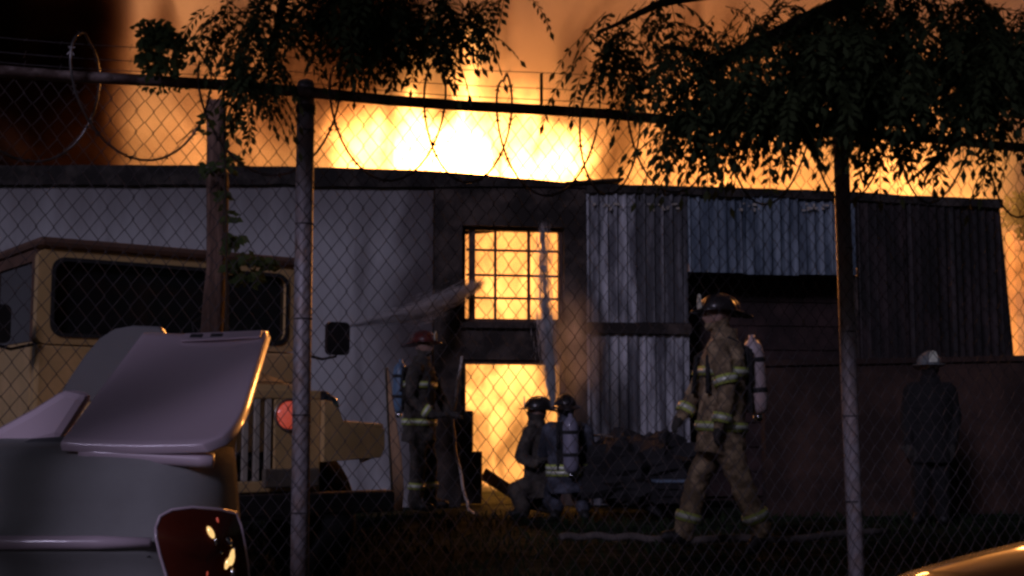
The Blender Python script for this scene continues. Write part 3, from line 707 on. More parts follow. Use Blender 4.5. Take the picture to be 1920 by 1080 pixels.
m = MB(); m.add([Vector((x, 1.048, z)) for x, z in gsk] + [Vector((x, 1.046, z)) for x, z in oi2], [(k, (k + 1) % nn, nn + (k + 1) % nn, nn + k) for k in range(nn)]); m.build('gasket', 'rubber', ws)
m = MB(); m.tube([(.12, 1.03, 1.44), (.10, 1.035, 1.56), (.30, 1.04, 1.70)], .006, 6); m.build('wiper', 'black_metal', ws)
m = MB(); m.tube([(-.75, 1.125, 1.80), (.75, 1.125, 1.80)], .010, 6); m.build('sun_visor_bar', 'black_metal', ws)
# cab
m = MB(); m.box((-.86, 1.02, 1.968), (.86, 2.9, 2.03)); m.build('roof', 'brown_roof', jp, bevel=.03)
for sx in (-1, 1):
    x = sx * .835; dr = empty('door'); dr.parent = jp
    m = MB(); m.box((min(x, x - sx * .05), 1.18, .60), (max(x, x - sx * .05), 2.05, 1.42)); m.build('door_panel', 'tan_paint', dr, bevel=.012)
    m = MB()
    for lo, hi in (((1.14, 1.42), (1.22, 1.967)), ((2.0, 1.42), (2.08, 1.967)), ((1.225, 1.90), (1.995, 1.967))): m.box((min(x, x - sx * .05), lo[0], lo[1]), (max(x, x - sx * .05), hi[0], hi[1]))
    m.build('window_frame', 'brown_roof', dr)
    m = MB(); m.box((x - sx * .02 - .003, 1.225, 1.425), (x - sx * .02 + .003, 1.995, 1.898)); m.build('window_glass', 'black_glass', dr)
    m = MB(); m.box((min(x, x - sx * .05), 2.085, .60), (max(x, x - sx * .05), 2.88, 1.967)); m.build('rear_side', 'tan_paint', jp)
    mr = empty('side_mirror'); mr.parent = jp
    m = MB(); m.tube([(sx * .84, 1.05, 1.40), (sx * 1.0, 1.0, 1.36), (sx * 1.09, .98, 1.38), (sx * 1.10, .98, 1.44)], .010, 6); m.build('mirror_arm', 'black_metal', mr)
    m = MB(); m.prism([(sx * 1.10 + a, .96, 1.50 + b) for a, b in rrect(.085, -.11, .11, .035)], (0, .035, 0)); m.build('mirror_head', 'black_metal', mr)
jb('rear_panel', 'tan_paint', (-.83, 2.885, .60), (.83, 2.93, 1.967))
jb('dashboard', 'black_metal', (-.78, 1.30, 1.20), (.78, 1.5, 1.44))
for sx in (-.38, .38):
    m = MB(); m.prism([(sx - .2, 1.9, .9), (sx + .2, 1.9, .9), (sx + .17, 1.95, 1.62), (sx - .17, 1.95, 1.62)], (0, .12, 0)); m.build('seat', 'rubber', jp, bevel=.03)

# ================================================================== WHITE CAR WITH RAISED LID
ORG = at(100, 1080, 2.75); ORG.z = 0
wc = thing('parked_car', 'white car parked before the fence, sloping lid raised, dark red tail lamp', 'car', (ORG.x, ORG.y, 0))
def loc(p): return Vector(p) - Vector((ORG.x, ORG.y, 0))
xe = at(455, 1000, 2.75).x
prof = [(.55, .915), (.34, .912), (.20, .905), (.09, .893), (.03, .872), (.008, .84), (.0, .78), (-.008, .735), (-.03, .715), (-.036, .695), (-.03, .672), (-.006, .655), (.0, .60), (.0, .45), (.03, .30), (.08, .22), (.5, .2)]
m = MB(); rings = []
xs = [-3.9, -3.7, -3.0, -2.4, -1.9, -1.4, xe - .42, xe - .30, xe - .2, xe - .12, xe - .06, xe - .02, xe]
for x in xs:
    t = max(0, (x - (xe - .30)) / .30); d0 = .30 * (1 - math.sqrt(max(0, 1 - t ** 2.6))) if t > 0 else 0
    sl = .10 * t
    ring = [Vector((x - sl * max(0, z - .55) * .9, 2.75 + d + d0 * (1 - d / .6), z - .02 * t * t)) for d, z in prof]
    back = [Vector((x, 2.75 + .95, .2)), Vector((x, 2.75 + .95, .93))]
    allp = [Vector((p.x - .27 * t * max(0, p.y - 2.86), p.y, p.z)) for p in ring + back]
    rings.append([loc(p) for p in allp])
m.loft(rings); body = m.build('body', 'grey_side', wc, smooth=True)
m = MB(); pts = [loc(at(-900 + 1182 * i / 12, 1017, 2.712)) for i in range(13)]
m.tube(pts, [.015] * 12 + [.010], 10); m.build('crease_highlight', 'white_paint', wc, smooth=True)  # sky reflection along the body crease, built as a pale strip
# pale sill strip under the lid
m = MB(); pts = [loc(at(150 + 250 * i / 10, 848 + 16 * i / 10, 2.80)) for i in range(11)]
rr = [.012 + .0045 * math.sin(min(1, i / 2) * 1.57) for i in range(11)]
m.tube(pts, rr, 10); m.build('lid_seal_lip', 'white_paint', wc, smooth=True)
m = MB(); m.prism([loc(at(*p, 2.93)) for p in ((-40, 905), (10, 845), (60, 822), (130, 818), (400, 818), (395, 868), (150, 850), (60, 880))], (0, .25, 0)); m.build('opening_liner', 'grey_plastic', wc)
# raised lid: curved shell with a rounded free corner
lid_e = empty('lid'); lid_e.parent = wc
def lidpt(s, t):      # s across 0..1, t up 0..1 ; rounded at the lower free corner
    sr = 1.0
    bl, br, tl_, tr_ = at(112, 829, 2.78), at(436, 829, 2.76), at(268, 622, 3.45), at(500, 619, 3.55)
    if t < .34:
        k = 1 - t / .34; sr = 1 - .175 * (1 - math.sqrt(max(0, 1 - k ** 2.4)))
    s = s * sr
    p = bl.lerp(br, s).lerp(tl_.lerp(tr_, s), t)
    nrm = (br - bl).cross(tl_ - bl).normalized()
    return p + nrm * (-.018 * math.sin(math.pi * s) * (.4 + .6 * math.sin(math.pi * t))) , nrm
ns, nt = 18, 22; m = MB(); top = []; bot = []
for j in range(nt + 1):
    for i in range(ns + 1):
        p, nrm = lidpt(i / ns, j / nt)
        if nrm.y > 0: nrm = -nrm
        top.append(loc(p)); bot.append(loc(p - nrm * .022 + Vector((.012 * (i == ns), 0, 0))))
nv = len(top); fs = []
w_ = ns + 1
for j in range(nt):
    for i in range(ns):
        a = j * w_ + i; fs += [(a, a + 1, a + w_ + 1, a + w_), (nv + a, nv + a + w_, nv + a + w_ + 1, nv + a + 1)]
for i in range(ns): fs += [(i, nv + i, nv + i + 1, i + 1), (nt * w_ + i, nt * w_ + i + 1, nv + nt * w_ + i + 1, nv + nt * w_ + i)]
for j in range(nt): fs += [(j * w_, (j + 1) * w_, nv + (j + 1) * w_, nv + j * w_), (j * w_ + ns, nv + j * w_ + ns, nv + (j + 1) * w_ + ns, (j + 1) * w_ + ns)]
m.add(top + bot, fs); m.build('lid_panel', 'white_paint', lid_e, smooth=True, bevel=.004)
def lidquad(s0, s1, t0, t1, off):
    out = []
    for s_, t_ in ((s0, t0), (s1, t0), (s1, t1), (s0, t1)):
        p, nrm = lidpt(s_, t_)
        if nrm.y > 0: nrm = -nrm
        out.append(loc(p + nrm * off))
    p, nrm = lidpt(.5, .9); nrm = -nrm if nrm.y > 0 else nrm
    return out, nrm
q, nrm = lidquad(.34, .97, .905, .975, .0015); m = MB(); m.prism(q, -nrm * -.006); m.build('handle_plate', 'white_paint', lid_e, bevel=.002)
for a in (.40, .56):
    q, nrm = lidquad(a, a + .10, .925, .955, .0085); m = MB(); m.prism(q, nrm * .004); m.build('latch', 'grey_plastic', lid_e, bevel=.002)
# rear quarter and glass
m = MB(); m.prism([loc(at(*p, 3.05)) for p in ((-260, 960), (-260, 905), (-100, 850), (0, 798), (60, 765), (118, 728), (168, 738), (112, 824), (60, 838), (20, 872), (0, 905))], (0.0, .05, 0)); m.build('rear_quarter', 'white_paint', wc, bevel=.02)
m = MB(); m.prism([loc(at(*p, 3.62)) for p in ((110, 742), (132, 705), (160, 664), (186, 634), (215, 616), (250, 610), (300, 612), (320, 640), (262, 700), (200, 760))], (0.0, .03, 0)); m.build('quarter_glass', 'tinted_glass', wc, bevel=.006)
m = MB(); m.tube([loc(at(-900 + 1182 * i / 12, 1042, 2.738)) for i in range(13)], .0035, 5); m.build('bumper_seam', 'rubber', wc)
# tail lamp wrapping the corner
tl = empty('tail_lamp'); tl.parent = wc
def onbody(px, py, off):
    # march along the view ray to the body surface
    r = ray(px, py); best = None
    p = CAM + r * (2.2)
    for k in range(400):
        q = CAM + r * (2.5 + k * .002); x, z = q.x, q.z
        t = max(0, min(1, (x - (xe - .30)) / .30)); d0 = .30 * (1 - math.sqrt(max(0, 1 - t ** 2.6)))
        dd = 0
        for (da, za), (db, zb) in zip(prof, prof[1:]):
            if zb <= z <= za: dd = da + (db - da) * (za - z) / max(1e-6, za - zb); break
        if q.y >= 2.75 + min(dd, .2) * .5 + d0: best = q; break
    return (best or (CAM + r * 2.95)) - r.normalized() * off
outl = [(292, 990), (300, 968), (322, 956), (360, 951), (410, 955), (443, 962), (452, 985), (459, 1020), (465, 1060), (468, 1100), (468, 1150), (338, 1150), (318, 1100), (300, 1040), (293, 1010)]
cx_, cy_ = 380, 1050
def lamp_shell(scale, off, name, material, rings_n=5, dome=0.0):
    m = MB(); vs = []; n_ = len(outl)
    for k in range(rings_n + 1):
        f = 1 - k / (rings_n + .5)
        for x, y in outl: vs.append(loc(onbody(cx_ + (x - cx_) * scale * f, cy_ + (y - cy_) * scale * f, off + dome * (1 - f * f))))
    fs = [(k * n_ + i, k * n_ + (i + 1) % n_, (k + 1) * n_ + (i + 1) % n_, (k + 1) * n_ + i) for k in range(rings_n) for i in range(n_)] + [tuple(rings_n * n_ + i for i in range(n_))]
    m.add(vs, fs); return m.build(name, material, tl, smooth=True)
lamp_shell(1.0, .030, 'lamp_housing', 'lamp_red', dome=.012)
m = MB(); pl_ = [loc(onbody(x, y, .030)) for x, y in outl]; m.tube(pl_ + [pl_[0]], .0035, 6); m.build('lamp_trim', 'white_paint', tl, smooth=True)
for (x, y, r_, mt) in ((395, 998, .014, 'gold_glint'), (404, 1016, .009, 'chrome'), (428, 1013, .014, 'chrome'), (414, 1035, .006, 'chrome'), (433, 1044, .019, 'gold_glint'), (425, 1058, .015, 'gold_glint'), (436, 1076, .013, 'chrome'), (388, 1075, .007, 'red_glint'), (408, 975, .006, 'red_glint'), (396, 1040, .005, 'red_glint'), (440, 1030, .005, 'chrome')):
    m = MB(); c = loc(onbody(x, y, .037)); m.ell(c, r_ * .45, r_ * .5, r_ * 1.05, Matrix.Rotation(rnd.uniform(-.7, .7), 3, 'Y'), nu=10, nv=6); m.build('glint_bead', mt, tl, smooth=True)  # lamp glints built as beads; the gold and red ones glow
# wheels and cabin that stand out of view
m = MB(); M2 = Matrix.Translation(loc(Vector((ORG.x - .75, 2.86, .31)))) @ Matrix.Rotation(R(90), 4, 'X'); m.lathe([(.18, -.09), (.29, -.1), (.31, -.06), (.31, .06), (.29, .1), (.18, .09)], 28, M2); m.build('wheel', 'rubber', wc, smooth=True)
M2 = Matrix.Translation(loc(Vector((ORG.x - 2.3, 2.86, .31)))) @ Matrix.Rotation(R(90), 4, 'X'); m = MB(); m.lathe([(.18, -.09), (.29, -.1), (.31, -.06), (.31, .06), (.29, .1), (.18, .09)], 28, M2); m.build('wheel', 'rubber', wc, smooth=True)

# ================================================================== ORANGE-LIT CAR CORNER, low on the far side
oc = thing('orange_lit_car', 'rounded dark car roof edge with painted-in orange reflection rising at the foot of the fence beyond the leaning post', 'car', (1.72, 2.9, .035))
m = MB(); rings = []
for i in range(13):
    x = -.85 + 1.7 * i / 12; t = i / 12; zt = .50 + .20 * math.sin(math.pi * min(1, t * .75)) ** .8; e = .5 - .5 * abs(2 * t - 1) ** 5
    ring = []
    for k in range(13):
        a = math.pi * k / 12; ring.append(Vector((x, -.45 * math.cos(a) * (.6 + .8 * e) + .25, .25 + (zt - .25) * math.sin(a) ** .55)))
    rings.append(ring)
m.loft(rings); m.build('body', 'orange_lit_paint', oc, smooth=True)
m = MB(); m.box((-.7, -.52, .28), (.7, -.12, .36)); m.build('sill', 'black_metal', oc, bevel=.02)
for x in (-.45, .5):
    m = MB(); m.lathe([(.16, -.08), (.27, -.09), (.29, 0), (.27, .09), (.16, .08)], 24, Matrix.Translation((x, -.15, .28)) @ Matrix.Rotation(R(90), 4, 'X')); m.build('wheel', 'rubber', oc, smooth=True)

# ================================================================== PEOPLE
def remesh(mb, voxel):
    me = mb.mesh('tmp', 'skin'); o = bpy.data.objects.new('tmp', me); C.objects.link(o)
    r = o.modifiers.new('r', 'REMESH'); r.mode = 'VOXEL'; r.voxel_size = voxel
    k = o.modifiers.new('s', 'SMOOTH'); k.factor = .5; k.iterations = 3
    dg = bpy.context.evaluated_depsgraph_get(); out = bpy.data.meshes.new_from_object(o.evaluated_get(dg)); 
    bpy.data.objects.remove(o); return out
def person(name, label, J, face, suit, helmet, tank=None, stripes=(), voxel=.0145, tank_tilt=0.0, group=None, trousers=None, visor=True, cloth=.010):
    """J: joints in world space. face: horizontal facing. one continuous body + worn pieces as children"""
    J = {k: Vector(v) for k, v in J.items()}
    base = Vector((J['pelvis'].x, J['pelvis'].y, 0)); root = thing(name, label, 'person', base, 0, group)
    J = {k: v - base for k, v in J.items()}
    f = Vector(face).normalized(); lat = Vector((0, 0, 1)).cross(f).normalized()
    hf = (J['look'].normalized() if 'look' in J else f)
    if 'look' in J: hf = Vector(J['look'] + base).normalized()
    segs = []; mb = MB()
    def limb(a, b, ra, rb, mi, n=12):
        a, b = Vector(a), Vector(b); d = (b - a).normalized()
        pts = [a - d * ra * .75, a - d * ra * .4, a, a.lerp(b, .5), b, b + d * rb * .4, b + d * rb * .75]
        mb.tube(pts, [ra * .45, ra * .85, ra, (ra + rb) / 2, rb, rb * .85, rb * .45], n)
        segs.append((a, b, max(ra, rb), mi))
    # torso, coat skirt: 0 coat, 1 trousers, 2 glove, 3 boot, 4 skin
    pel, nek = J['pelvis'], J['neck']; chest = pel.lerp(nek, .66)
    up = (nek - pel).normalized(); fl_ = (f - up * f.dot(up)).normalized(); lt = up.cross(fl_).normalized()
    shw = (J['shL'] - J['shR']).length / 2
    ctr = (J['shL'] + J['shR']) / 2
    rings = []
    for c, wx, wy in ((pel - up * .19, .215, .185), (pel - up * .02, .205, .17), (pel.lerp(nek, .25), .195, .16), (pel.lerp(nek, .5), .205, .16), (pel.lerp(nek, .75), .215, .158), (pel.lerp(nek, .9), .18, .13), (nek, .085, .085), (nek + up * .05, .07, .075)):
        rings.append([c + lt * wx * math.cos(2 * math.pi * k / 20) + fl_ * wy * math.sin(2 * math.pi * k / 20) for k in range(20)])
    mb.loft(rings); segs.append((pel - up * .15, nek - up * .03, .18, 0))
    for sd_ in 'LR':
        limb(J['sh' + sd_], J['el' + sd_], .082, .068, 0); limb(J['el' + sd_], J['wr' + sd_], .068, .052, 0)
        limb(ctr.lerp(J['sh' + sd_], .3), J['sh' + sd_], .085, .085, 0)
        limb(J['hip' + sd_], J['kn' + sd_], .108, .086, 1); limb(J['kn' + sd_], J['an' + sd_], .086, .078, 1)
        toe = J['toe' + sd_]; an = J['an' + sd_]
        limb(an, an + (toe - an) * .2 - Vector((0, 0, .03)), .068, .062, 3); limb(an - Vector((0, 0, .045)) - (toe - an).normalized() * .02, toe, .055, .048, 3)
        # hand: palm, four fingers, thumb
        wr = J['wr' + sd_]; hd = (J['ha' + sd_] - wr); hd.normalize()
        sidev = hd.cross(Vector((0, 0, 1)) if abs(hd.z) < .8 else f).normalized(); nrm = sidev.cross(hd)
        p1 = wr + hd * .09; limb(wr, p1, .040, .040, 2, 8)
        for q in range(4):
            o_ = sidev * (.033 * (q - 1.5) * .72); ln = (.038, .046, .043, .033)[q]; k1 = p1 + o_ + hd * ln; k2 = k1 + (hd * .6 - nrm * .7).normalized() * ln * .9
            limb(p1 + o_ * .9, k1, .0145, .0135, 2, 6); limb(k1, k2, .0135, .0125, 2, 6)
        t1 = wr + hd * .045 + sidev * .042; t2 = t1 + (hd * .7 + sidev * .6 - nrm * .3).normalized() * .05; limb(wr + hd * .03 + sidev * .02, t1, .018, .016, 2, 6); limb(t1, t2, .016, .014, 2, 6)
    # head with brow, nose, mouth, chin, ears
    hc = J['head']; hu = (hc - nek); hu = (hu - hf * hu.dot(hf)).normalized(); hl_ = hu.cross(hf).normalized()
    Mh = Matrix((hf, hl_, hu)).transposed().to_4x4()
    mb.ell(hc, .098, .078, .118, Mh); segs.append((hc - hu * .04, hc + hu * .04, .09, 4))
    limb(nek + up * .01, hc - hu * .05, .056, .055, 4)
    mb.ell(hc + hf * .072 - hu * .085, .030, .036, .026, Mh, 10, 6)                     # chin
    mb.tube([hc + hf * .092 + hu * .012, hc + hf * .118 - hu * .028, hc + hf * .092 - hu * .036], [.010, .015, .013], 8)   # nose
    mb.tube([hc + hf * .090 - hu * .060 + hl_ * .024, hc + hf * .098 - hu * .060, hc + hf * .090 - hu * .060 - hl_ * .024], [.007, .011, .007], 6)   # mouth
    mb.tube([hc + hf * .082 + hu * .03 + hl_ * .05, hc + hf * .098 + hu * .028, hc + hf * .082 + hu * .03 - hl_ * .05], .014, 6)       # brow
    for s_ in (-1, 1): mb.ell(hc + hl_ * s_ * .080 - hu * .005, .020, .010, .030, Mh, 8, 6)
    me = remesh(mb, voxel)
    me.materials.clear()
    for k in (suit, trousers or suit, 'glove', 'boot', 'skin'): me.materials.append(MATS[k])
    npol = len(me.polygons); cen = np.empty(npol * 3); me.polygons.foreach_get('center', cen); cen = cen.reshape(-1, 3)
    best = np.full(npol, 9.0); pm = np.zeros(npol, dtype=np.int32)
    for a, b, r, mi in segs:
        a_, ab = np.array(a), np.array(b - a); t = np.clip((cen - a_) @ ab / max(1e-9, ab @ ab), 0, 1); d = np.linalg.norm(cen - a_ - t[:, None] * ab, axis=1) - r
        w = d < best; best[w] = d[w]; pm[w] = mi
    pm = pm.tolist()
    me.polygons.foreach_set('material_index', pm); me.polygons.foreach_set('use_smooth', [True] * len(pm))
    vm = {}
    for p, mi in zip(me.polygons, pm):
        if mi < 2:
            for v in p.vertices: vm[v] = 1
    for vi in vm:
        v = me.vertices[vi]; co = v.co * 1.0
        d = noise.noise(co * 11 + base) * .8 + noise.noise(Vector((co.x * 9, co.y * 9, co.z * 30)) + base) * .6
        v.co = v.co + v.normal * d * cloth
    me.name = 'body'; bo = bpy.data.objects.new('body', me); C.objects.link(bo); bo.parent = root
    for s_ in (-1, 1):
        m = MB(); m.ell(hc + hf * .090 + hl_ * s_ * .032 + hu * .008, .010, .012, .010, Mh, 8, 6); m.build('eye', 'reflective', root, smooth=True)
    # helmet
    he = empty('helmet'); he.parent = root
    def hp(x, y, z): return hc + hf * x + hl_ * y + hu * z
    m = MB(); rings = []
    for k in range(8):
        a = math.pi / 2 * k / 7; rr = math.cos(a) if k < 7 else .02
        rings.append([hp(.137 * rr * math.cos(2 * math.pi * q / 24) - .01, .114 * rr * math.sin(2 * math.pi * q / 24), .035 + .120 * math.sin(a)) for q in range(24)])
    m.loft(rings); m.build('shell', helmet, he, smooth=True)
    m = MB(); inner = []; outer = []; under = []
    for q in range(28):
        a = 2 * math.pi * q / 28; c, s_ = math.cos(a), math.sin(a)
        ext = .045 + (.035 if c > 0 else .085 * c * c) ; dz = -.012 - (.035 * c * c if c < 0 else -.004)
        inner.append(hp(.132 * c - .01, .110 * s_, .042)); outer.append(hp((.132 + ext) * c - .01, (.110 + .042) * s_, .042 + dz)); under.append(hp((.132 + ext) * c - .01, (.110 + .042) * s_, .034 + dz))
    inn2 = [p - hu * .012 for p in inner]
    m.loft([inner, outer, under, inn2], cap=False); m.build('brim', helmet, he, smooth=True)
    m = MB()
    for q in range(3):
        a = R(-28 + 28 * q); pts_ = [hp(.139 * math.cos(t) - .01, .116 * math.cos(t) * math.sin(a) * (1 - abs(math.cos(t)) * .0), .037 + .124 * math.sin(t)) for t in [math.pi * w / 12 for w in range(13)]]
        m.tube(pts_, .006, 5)
    m.build('comb', helmet, he, smooth=True)
    m = MB(); m.prism([hp(.135, y, z) for y, z in ((-.035, .05), (.035, .05), (.042, .10), (.025, .145), (0, .16), (-.025, .145), (-.042, .10))], hf * .008); m.build('front_shield', 'reflective', he)
    # face of the neck: collar
    m = MB(); rings = [[nek + up * dz + lt * w * math.cos(2 * math.pi * k / 18) + fl_ * w * 1.02 * math.sin(2 * math.pi * k / 18) for k in range(18)] for dz, w in ((-.02, .098), (.055, .090), (.056, .082), (-.01, .085))]
    m.loft(rings, cap=False); m.build('collar', suit, root, smooth=True)
    # reflective bands
    for st_ in stripes:
        if st_[0] == 'torso':
            t = st_[1]; c = pel.lerp(nek, t); wx = .212 if t < .2 else (.210 if t < .6 else .222); wy = .180 if t < .2 else .170
            dd_ = up
            def ring(z, g): return [c + up * z + lt * (wx + g) * math.cos(2 * math.pi * k / 28) + fl_ * (wy + g) * math.sin(2 * math.pi * k / 28) for k in range(28)]
        else:
            a, b, t, r = J[st_[1]], J[st_[2]], st_[3], st_[4]; c = a.lerp(b, t); dd_ = (b - a).normalized(); e1 = dd_.cross(Vector((.3, .8, .4))).normalized(); e2 = dd_.cross(e1)
            def ring(z, g): return [c + dd_ * z + (e1 * math.cos(2 * math.pi * k / 18) + e2 * math.sin(2 * math.pi * k / 18)) * (r + g) for k in range(18)]
        for (z0, z1, g, mt, nm_) in ((-.034, .034, .006, 'lime_trim', 'band_edge'), (-.016, .016, .009, 'reflective', 'reflective_band')):
            m = MB(); m.loft([ring(z0, g - .012), ring(z0, g), ring(z1, g), ring(z1, g - .012)], cap=False); m.build(nm_, mt, root, smooth=True)
    if tank:
        tk = empty('air_pack'); tk.parent = root
        bc = pel.lerp(nek, .58) - fl_ * .245; ax = (up + fl_ * tank_tilt).normalized()
        e1 = lt; e2 = ax.cross(e1).normalized(); Mt = Matrix((e1, e2, ax)).transposed().to_4x4(); Mt.translation = bc
        m = MB(); m.lathe([(.002, -.28), (.05, -.275), (.076, -.24), (.080, -.18), (.080, .16), (.072, .21), (.045, .25), (.022, .27), (.022, .30), (.002, .30)], 22, Mt); m.build('air_tank', tank, tk, smooth=True)
        m = MB(); m.lathe([(.03, -.33), (.032, -.28), (.02, -.275)], 14, Mt); m.build('valve', 'chrome', tk, smooth=True)
        m = MB(); m.box((-.13, -.10, -.26), (.13, -.082, .22), Mt); m.build('back_plate', 'webbing', tk, bevel=.02)
        for zz in (-.12, .10):
            m = MB(); m.lathe([(.083, zz), (.085, zz + .002), (.085, zz + .033), (.083, zz + .035)], 22, Mt, cap=False); m.build('tank_strap', 'webbing', tk, smooth=True)
        for s_ in (-1, 1):
            a0 = pel.lerp(nek, .9) + lt * s_ * .10
            m = MB(); pts_ = [pel.lerp(nek, .5) - fl_ * .17 + lt * s_ * .12, pel.lerp(nek, .85) - fl_ * .16 + lt * s_ * .11, a0 + up * .045, pel.lerp(nek, .75) + fl_ * .165 + lt * s_ * .12, pel.lerp(nek, .35) + fl_ * .165 + lt * s_ * .15]
            m.tube(pts_, .018, 6); m.build('shoulder_strap', 'webbing', tk, smooth=True)
    return root

def P(px, py, Y): return at(px, py, Y)
GP = 'firefighters at the burning warehouse'
# standing firefighter facing the window
Y = 13.8
J = dict(pelvis=P(786, 795, Y), neck=P(790, 677, Y), head=P(795, 648, Y), shL=P(800, 694, Y + .19), shR=P(778, 694, Y - .19), elL=P(822, 742, Y + .22), elR=P(766, 748, Y - .24), wrL=P(842, 776, Y + .12), wrR=P(812, 778, Y - .26),
         haL=P(852, 778, Y + .1), haR=P(840, 778, Y - .24), hipL=P(790, 806, Y + .11), hipR=P(784, 806, Y - .11), knL=P(806, 868, Y + .13), knR=P(784, 870, Y - .13), anL=P(806, 936, Y + .14), anR=P(778, 940, Y - .14), toeL=P(836, 946, Y + .10), toeR=P(808, 952, Y - .20))
person('person', 'firefighter standing upright by the pale wall, dark red helmet and bluish air tank', J, (.93, -.36, 0), 'gear_dark', 'helmet_red', 'tank_blue', (('torso', .03), ('torso', .62), ('limb', 'elR', 'wrR', .75, .062), ('limb', 'knR', 'anR', .6, .086), ('limb', 'knL', 'anL', .6, .086)), group=GP)
# crouching pair at the doorway
Y = 13.3
J = dict(pelvis=P(1012, 898, Y), neck=P(1006, 798, Y), head=P(1008, 772, Y), shL=P(994, 812, Y - .17), shR=P(1016, 812, Y + .17), elL=P(976, 856, Y - .22), elR=P(1004, 855, Y + .2), wrL=P(1002, 872, Y - .30), wrR=P(1026, 830, Y + .1),
         haL=P(1018, 862, Y - .3), haR=P(1034, 815, Y + .05), hipL=P(1008, 906, Y - .11), hipR=P(1018, 906, Y + .11), knL=P(966, 918, Y - .16), knR=P(990, 940, Y + .12), anL=P(982, 955, Y - .18), anR=P(1036, 950, Y + .12), toeL=P(962, 964, Y - .20), toeR=P(1040, 964, Y + .14))
person('person', 'crouching firefighter in dark gear silhouetted against the burning doorway', J, (-.9, -.1, 0), 'gear_dark', 'helmet_black', None, (), group=GP)
Y = 12.9
J = dict(pelvis=P(1064, 888, Y), neck=P(1062, 792, Y), head=P(1060, 768, Y + .04), shL=P(1030, 806, Y + .04), shR=P(1098, 808, Y), elL=P(1020, 850, Y + .18), elR=P(1106, 858, Y + .05), wrL=P(1026, 828, Y + .38), wrR=P(1092, 880, Y + .25),
         haL=P(1030, 815, Y + .45), haR=P(1084, 884, Y + .34), hipL=P(1048, 900, Y + .02), hipR=P(1080, 900, Y), knL=P(1030, 935, Y + .30), knR=P(1086, 930, Y + .34), anL=P(1044, 952, Y - .02), anR=P(1094, 952, Y), toeL=P(1040, 968, Y - .14), toeR=P(1098, 968, Y - .12))
person('person', 'kneeling firefighter seen from behind with grey air pack before the doorway', J, (-.12, .98, 0), 'gear_blue', 'helmet_black', 'tank_grey', (('torso', .03), ('torso', .12)), group=GP)
# walking firefighter
Y = 9.3
J = dict(pelvis=P(1352, 800, Y), neck=P(1358, 630, Y), head=P(1346, 592, Y), shL=P(1346, 655, Y - .19), shR=P(1350, 655, Y + .19), elL=P(1364, 728, Y - .24), elR=P(1312, 718, Y + .24), wrL=P(1352, 792, Y - .26), wrR=P(1282, 776, Y + .18),
         haL=P(1346, 812, Y - .27), haR=P(1270, 792, Y + .16), hipL=P(1358, 815, Y - .11), hipR=P(1350, 815, Y + .11), knL=P(1388, 902, Y - .13), knR=P(1308, 900, Y + .13), anL=P(1428, 994, Y - .12), anR=P(1284, 996, Y + .13), toeL=P(1408, 1030, Y - .13), toeR=P(1248, 1006, Y + .11))
person('person', 'firefighter in tan turnout gear walking with a pale air tank on the back', J, (-.97, -.2, 0), 'gear_tan', 'helmet_black', 'tank_white', (('torso', .0), ('torso', .60), ('limb', 'shL', 'elL', .80, .082), ('limb', 'elL', 'wrL', .88, .064), ('limb', 'elR', 'wrR', .85, .064), ('limb', 'shR', 'elR', .8, .082), ('limb', 'knL', 'anL', .72, .090), ('limb', 'knR', 'anR', .72, .090)), tank_tilt=.12, trousers='gear_tan', cloth=.015, group=GP)
# dark figure by the low wall
Y = 12.2
J = dict(pelvis=P(1744, 830, Y), neck=P(1744, 716, Y), head=P(1743, 690, Y), shL=P(1778, 732, Y), shR=P(1710, 732, Y), elL=P(1790, 782, Y + .02), elR=P(1700, 782, Y + .02), wrL=P(1786, 826, Y - .08), wrR=P(1702, 826, Y - .08),
         haL=P(1784, 842, Y - .1), haR=P(1704, 842, Y - .1), hipL=P(1762, 842, Y), hipR=P(1726, 842, Y), knL=P(1764, 905, Y - .02), knR=P(1726, 905, Y - .02), anL=P(1766, 962, Y), anR=P(1724, 962, Y), toeL=P(1770, 974, Y - .16), toeR=P(1718, 974, Y - .16))
person('person', 'dark clothed firefighter in a pale helmet standing before the low brown wall', J, (-.05, -1, 0), 'gear_black', 'helmet_white', None, (), group=GP)

